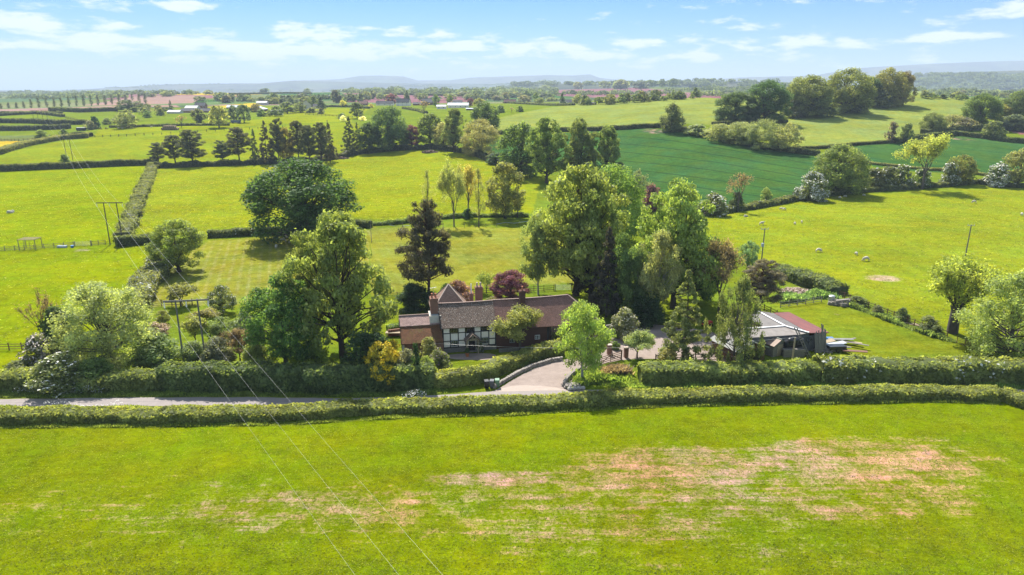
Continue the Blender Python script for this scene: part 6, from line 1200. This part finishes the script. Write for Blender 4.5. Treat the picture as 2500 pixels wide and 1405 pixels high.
house_px('village_house', 738, 760, 268, 256, 247, CREAM, DFELT, 'gabled village house with dark brown front', 'house', 'y', wins=1, d=9, rz=.3, chim=1); house_px('village_house', 764, 780, 266, 260, 254, WHITE, SLATE, 'small white house half hidden by the fir', wins=1); house_px('bungalow', 918, 960, 258, 253, 247, WHITE, SLATE, 'long white bungalow with pale grey roof', wins=3, chim=1); house_px('village_house', 967, 1000, 259, 250, 241, WHITE, SLATE, 'white two storey house with grey roof', wins=3, rz=-.2, d=8, chim=1)
house_px('village_house', 876, 896, 258, 253, 247, BRICK, PLUM, 'red roofed house behind the golden tree', wins=2); house_px('farm_shed', 1008, 1030, 258, 254, 250, DBRICK, SLATE, 'low dark shed between the white house and the dark roofed barn', 'shed', wins=0); house_px('tall_barn', 1031, 1058, 257, 250, 241, WOODB, DFELT, 'barn with steep dark brown roof', 'barn', wins=0, d=9)
house_px('white_barn', 1093, 1143, 264, 257, 251, WHITE, BLS, 'long white barn with pale blue roof', 'barn', wins=4, d=10, rz=-.05); house_px('white_cabin', 1066, 1089, 267, 260, 256, WHITE, WHS, 'small white cabin left of the long white barn', 'cabin', wins=2, d=6); house_px('grey_barn', 1105, 1128, 252, 249, 245, BLOCK, SLATE, 'grey roofed barn behind the long white barn', 'barn', wins=0)
for a in [(1231,1245,'village house with red roof beside the long hedge'),(1247,1260,'second red roofed house beside the long hedge')]: house_px('village_house', a[0], a[1], 253, 249, 243, BRICK, PLUM, a[2], wins=1, d=7, rz=.1)
for a in [(1366,1382,252,247,243,'white cottage under the cedar'),(1384,1402,253,249,244,'white cottage right of the one under the cedar'),(1416,1430,256,252,248,'dark low cottage in front of the tree belt'),(1440,1456,257,253,250,'dark cottage at the foot of the tree belt')]:
    house_px('cottage', a[0], a[1], a[2], a[3], a[4], WHITE if a[0] < 1410 else BRICK, SLATE, a[5], wins=2, d=6)
house_px('field_shelter', 1138, 1160, 270, 267, 264, WOODB, BLS, 'low shelter beside the sandy riding ring', 'shelter', wins=0, d=4)
def boxvan(px0, px1, base, top, mat, roofm, name, label, cat):
    p = hit(px0, base); dep = p.y*math.cos(PITCH)+(H-p.z)*math.sin(PITCH); w_ = (px1-px0)*dep/F; h_ = at_y(px0, top, p.y).z-p.z; o = empty(name, p); tag(o, label, cat); k = MB(); k.box(0,w_,0,2.4,.5,h_-.15); k.build('body', mat, o, bevel=.12); k = MB(); k.box(.1,w_-.1,.1,2.3,h_-.15,h_); k.build('roof', roofm, o)
    for x in (.2,.8):
        for y in (.1,2.3): k = MB(); k.cyl((w_*x,y-.12,.4), (w_*x,y+.12,.4), .4, .4, 12); k.build('wheel', PLASB, o)
boxvan(186,207,321,312,simple('dark_paint',(.035,.04,.055),.4,.1),WHITEP,'horsebox','dark horsebox with pale roof parked by the far hedge','horsebox'); boxvan(563,586,302,294,simple('blue_grey_paint',(.09,.12,.17),.4,.1),PLASB,'farm_trailer','blue-grey farm trailer below the blue-green trees','trailer')
# ---------------------------------------------------------------- rough grass and flowers
def tufts(name, line, width, n, hgt, col, label, seed=0, petals=False, cat='grass'):
    r_ = np.random.RandomState(seed); P = np.array([tuple(hit(*p))[:2] for p in line]); s = np.concatenate([[0], np.cumsum(np.hypot(*(P[1:]-P[:-1]).T))]); u = r_.uniform(0, s[-1], n)
    x = np.interp(u, s, P[:,0])+r_.normal(size=n)*width*.2; y = np.interp(u, s, P[:,1])+r_.uniform(-.5,.5,n)*width; z = zt(x, y); h_ = hgt*r_.uniform(.4, 1.3, n)*(1+.5*np.sin(u*.8)); a = r_.uniform(0, 6.28, n); w_ = h_*.22+.02; lx, ly = r_.normal(size=n)*h_*.35, r_.normal(size=n)*h_*.35; cx_, sx_ = np.cos(a)*w_, np.sin(a)*w_
    if petals: c_ = np.stack([x, y, z+h_], -1); t = unit(r_.normal(size=(n,3))*[1,1,.3]); b_ = unit(np.cross(t, [0,0,1.])); sz = .05*r_.uniform(.6, 1.6, (n,1)); V = np.stack([c_+t*sz, c_+b_*sz, c_-t*sz, c_-b_*sz], 1)
    else: V = np.stack([np.stack([x-cx_, y-sx_, z], -1), np.stack([x+cx_, y+sx_, z], -1), np.stack([x+lx+cx_*.3, y+ly+sx_*.3, z+h_], -1), np.stack([x+lx-cx_*.3, y+ly-sx_*.3, z+h_*.95], -1)], 1)
    V = V.reshape(-1,3); o = bpy.data.objects.new(name, mesh_np(name, V, quads_of(V), PETAL if petals else LEAF, None if petals else r_.uniform(0, 1, n))); o.color = (*col, 1); link(o); tag(o, label, cat, kind='stuff')
tufts('verge_grass', [(-200,966),(0,966),(300,964),(600,962),(900,964),(1080,956)], 1.6, 26000, .22, (.085,.13,.012), 'rough grass verge between the lane and the tall hedge', 1)
tufts('verge_grass', [(-200,998),(0,998),(400,998),(750,997),(900,992),(1100,982),(1300,972),(1700,964),(2400,960)], .8, 22000, .25, (.10,.135,.018), 'grass verge in front of the lane hedge', 2)
tufts('verge_grass', [(1395,948),(1440,930),(1500,940),(1560,948),(1800,947),(2100,946),(2500,946)], 1.6, 26000, .35, (.080,.135,.012), 'long grass on the verge below the right roadside hedge', 3)
tufts('verge_grass', [(1430,925),(1460,920),(1520,915)], 4.0, 9000, .45, (.085,.14,.012), 'tall bright grass under the entrance birch', 4); tufts('dry_grass', [(1470,917),(1500,915),(1530,910)], 1.6, 5000, .6, (.13,.095,.075), 'patch of dead pale grass right of the entrance birch', 5)
tufts('hedge_foot_grass', [(-260,1046),(0,1043),(300,1041),(700,1036),(1000,1018),(1250,1013),(1500,997),(1700,990),(2000,985),(2300,980),(2440,986)], .8, 24000, .18, (.085,.120,.006), 'uncut grass along the field side of the lane hedge', 6)
tufts('cow_parsley', [(40,962),(150,964),(260,965)], .9, 260, .7, (.62,.62,.55), 'white cow parsley flowers on the left verges', 7, True, 'wildflowers'); tufts('cow_parsley', [(2260,932),(2330,934),(2420,930)], 1.2, 500, .9, (.62,.62,.55), 'white cow parsley flowers at the foot of the right hedge', 8, True, 'wildflowers'); tufts('cow_parsley', [(980,975),(1040,972)], .8, 160, .6, (.62,.62,.55), 'white cow parsley by the lane below the yellow laburnum', 9, True, 'wildflowers')
tufts('nettle_patch', [(1905,735),(1950,728),(2010,722),(2030,728)], 3.0, 8000, .6, (.07,.13,.04), 'patch of nettles and brambles behind the stable fence', 10); tufts('track_weeds', [(2060,742),(2120,764),(2200,795),(2280,822),(2330,835)], 1.2, 9000, .5, (.07,.11,.03), 'weeds growing along the old paddock fence', 11)

def turf(name, poly, n, hgt, wid, col, label, seed):
    """short uneven blades standing over part of a field, thinned where bare soil shows"""
    r_ = np.random.RandomState(seed); W = [hit(*p) for p in poly]; W = [(p.x, p.y) for p in W]; xs = [p[0] for p in W]; ys = [p[1] for p in W]
    x = r_.uniform(min(xs), max(xs), n*2); y = min(ys)+(max(ys)-min(ys))*r_.uniform(0, 1, n*2)**1.5
    dens = .5+.25*np.sin(x*.31+y*.9)+.25*np.sin(x*.9-y*2.1+np.sin(y*.7)*2)
    i = inpoly(W, x, y) & (r_.uniform(size=n*2) < dens*.8+.25); x, y = x[i][:n], y[i][:n]; m_ = len(x); z = zt(x, y); h_ = hgt*r_.uniform(.4, 1.4, m_); a = r_.uniform(0, 6.28, m_); w_ = wid*r_.uniform(.5, 1.4, m_); lx, ly = r_.normal(size=m_)*h_*.6, r_.normal(size=m_)*h_*.6; ca, sa_ = np.cos(a)*w_, np.sin(a)*w_
    V = np.stack([np.stack([x-ca, y-sa_, z], -1), np.stack([x+ca, y+sa_, z], -1), np.stack([x+lx+ca*.5, y+ly+sa_*.5, z+h_], -1), np.stack([x+lx-ca*.5, y+ly-sa_*.5, z+h_*.9], -1)], 1).reshape(-1,3)
    o = bpy.data.objects.new(name, mesh_np(name, V, quads_of(V), LEAF, r_.uniform(0, 1, m_))); o.color = (*col, 1); link(o); tag(o, label, 'grass', kind='stuff')
turf('crop_grass', [(-150,1050),(600,1042),(1250,1018),(2000,990),(2440,990),(2700,1430),(-300,1430)], 85000, .07, .05, (.085,.108,.002), 'thin young crop covering the near field', 21)
turf('pasture_grass', [(-50,430),(360,410),(300,590),(385,600),(300,760),(-50,850)], 24000, .12, .16, (.098,.120,.006), 'tussocks in the buttercup fields at the left', 22)
turf('pasture_grass', [(1720,530),(1950,495),(2500,462),(2560,800),(2480,850),(2060,715),(1780,640)], 24000, .11, .16, (.105,.122,.010), 'tussocks in the sheep field', 23)
turf('pasture_grass', [(385,420),(900,385),(1190,392),(1280,520),(640,565),(340,570)], 18000, .14, .22, (.105,.122,.008), 'tussocks in the field behind the huge oak', 24)

tufts('cow_parsley', [(110,996),(200,997),(300,997)], .5, 160, .6, (.62,.62,.55), 'white cow parsley flowers against the lane hedge at the left', 12, True, 'wildflowers')
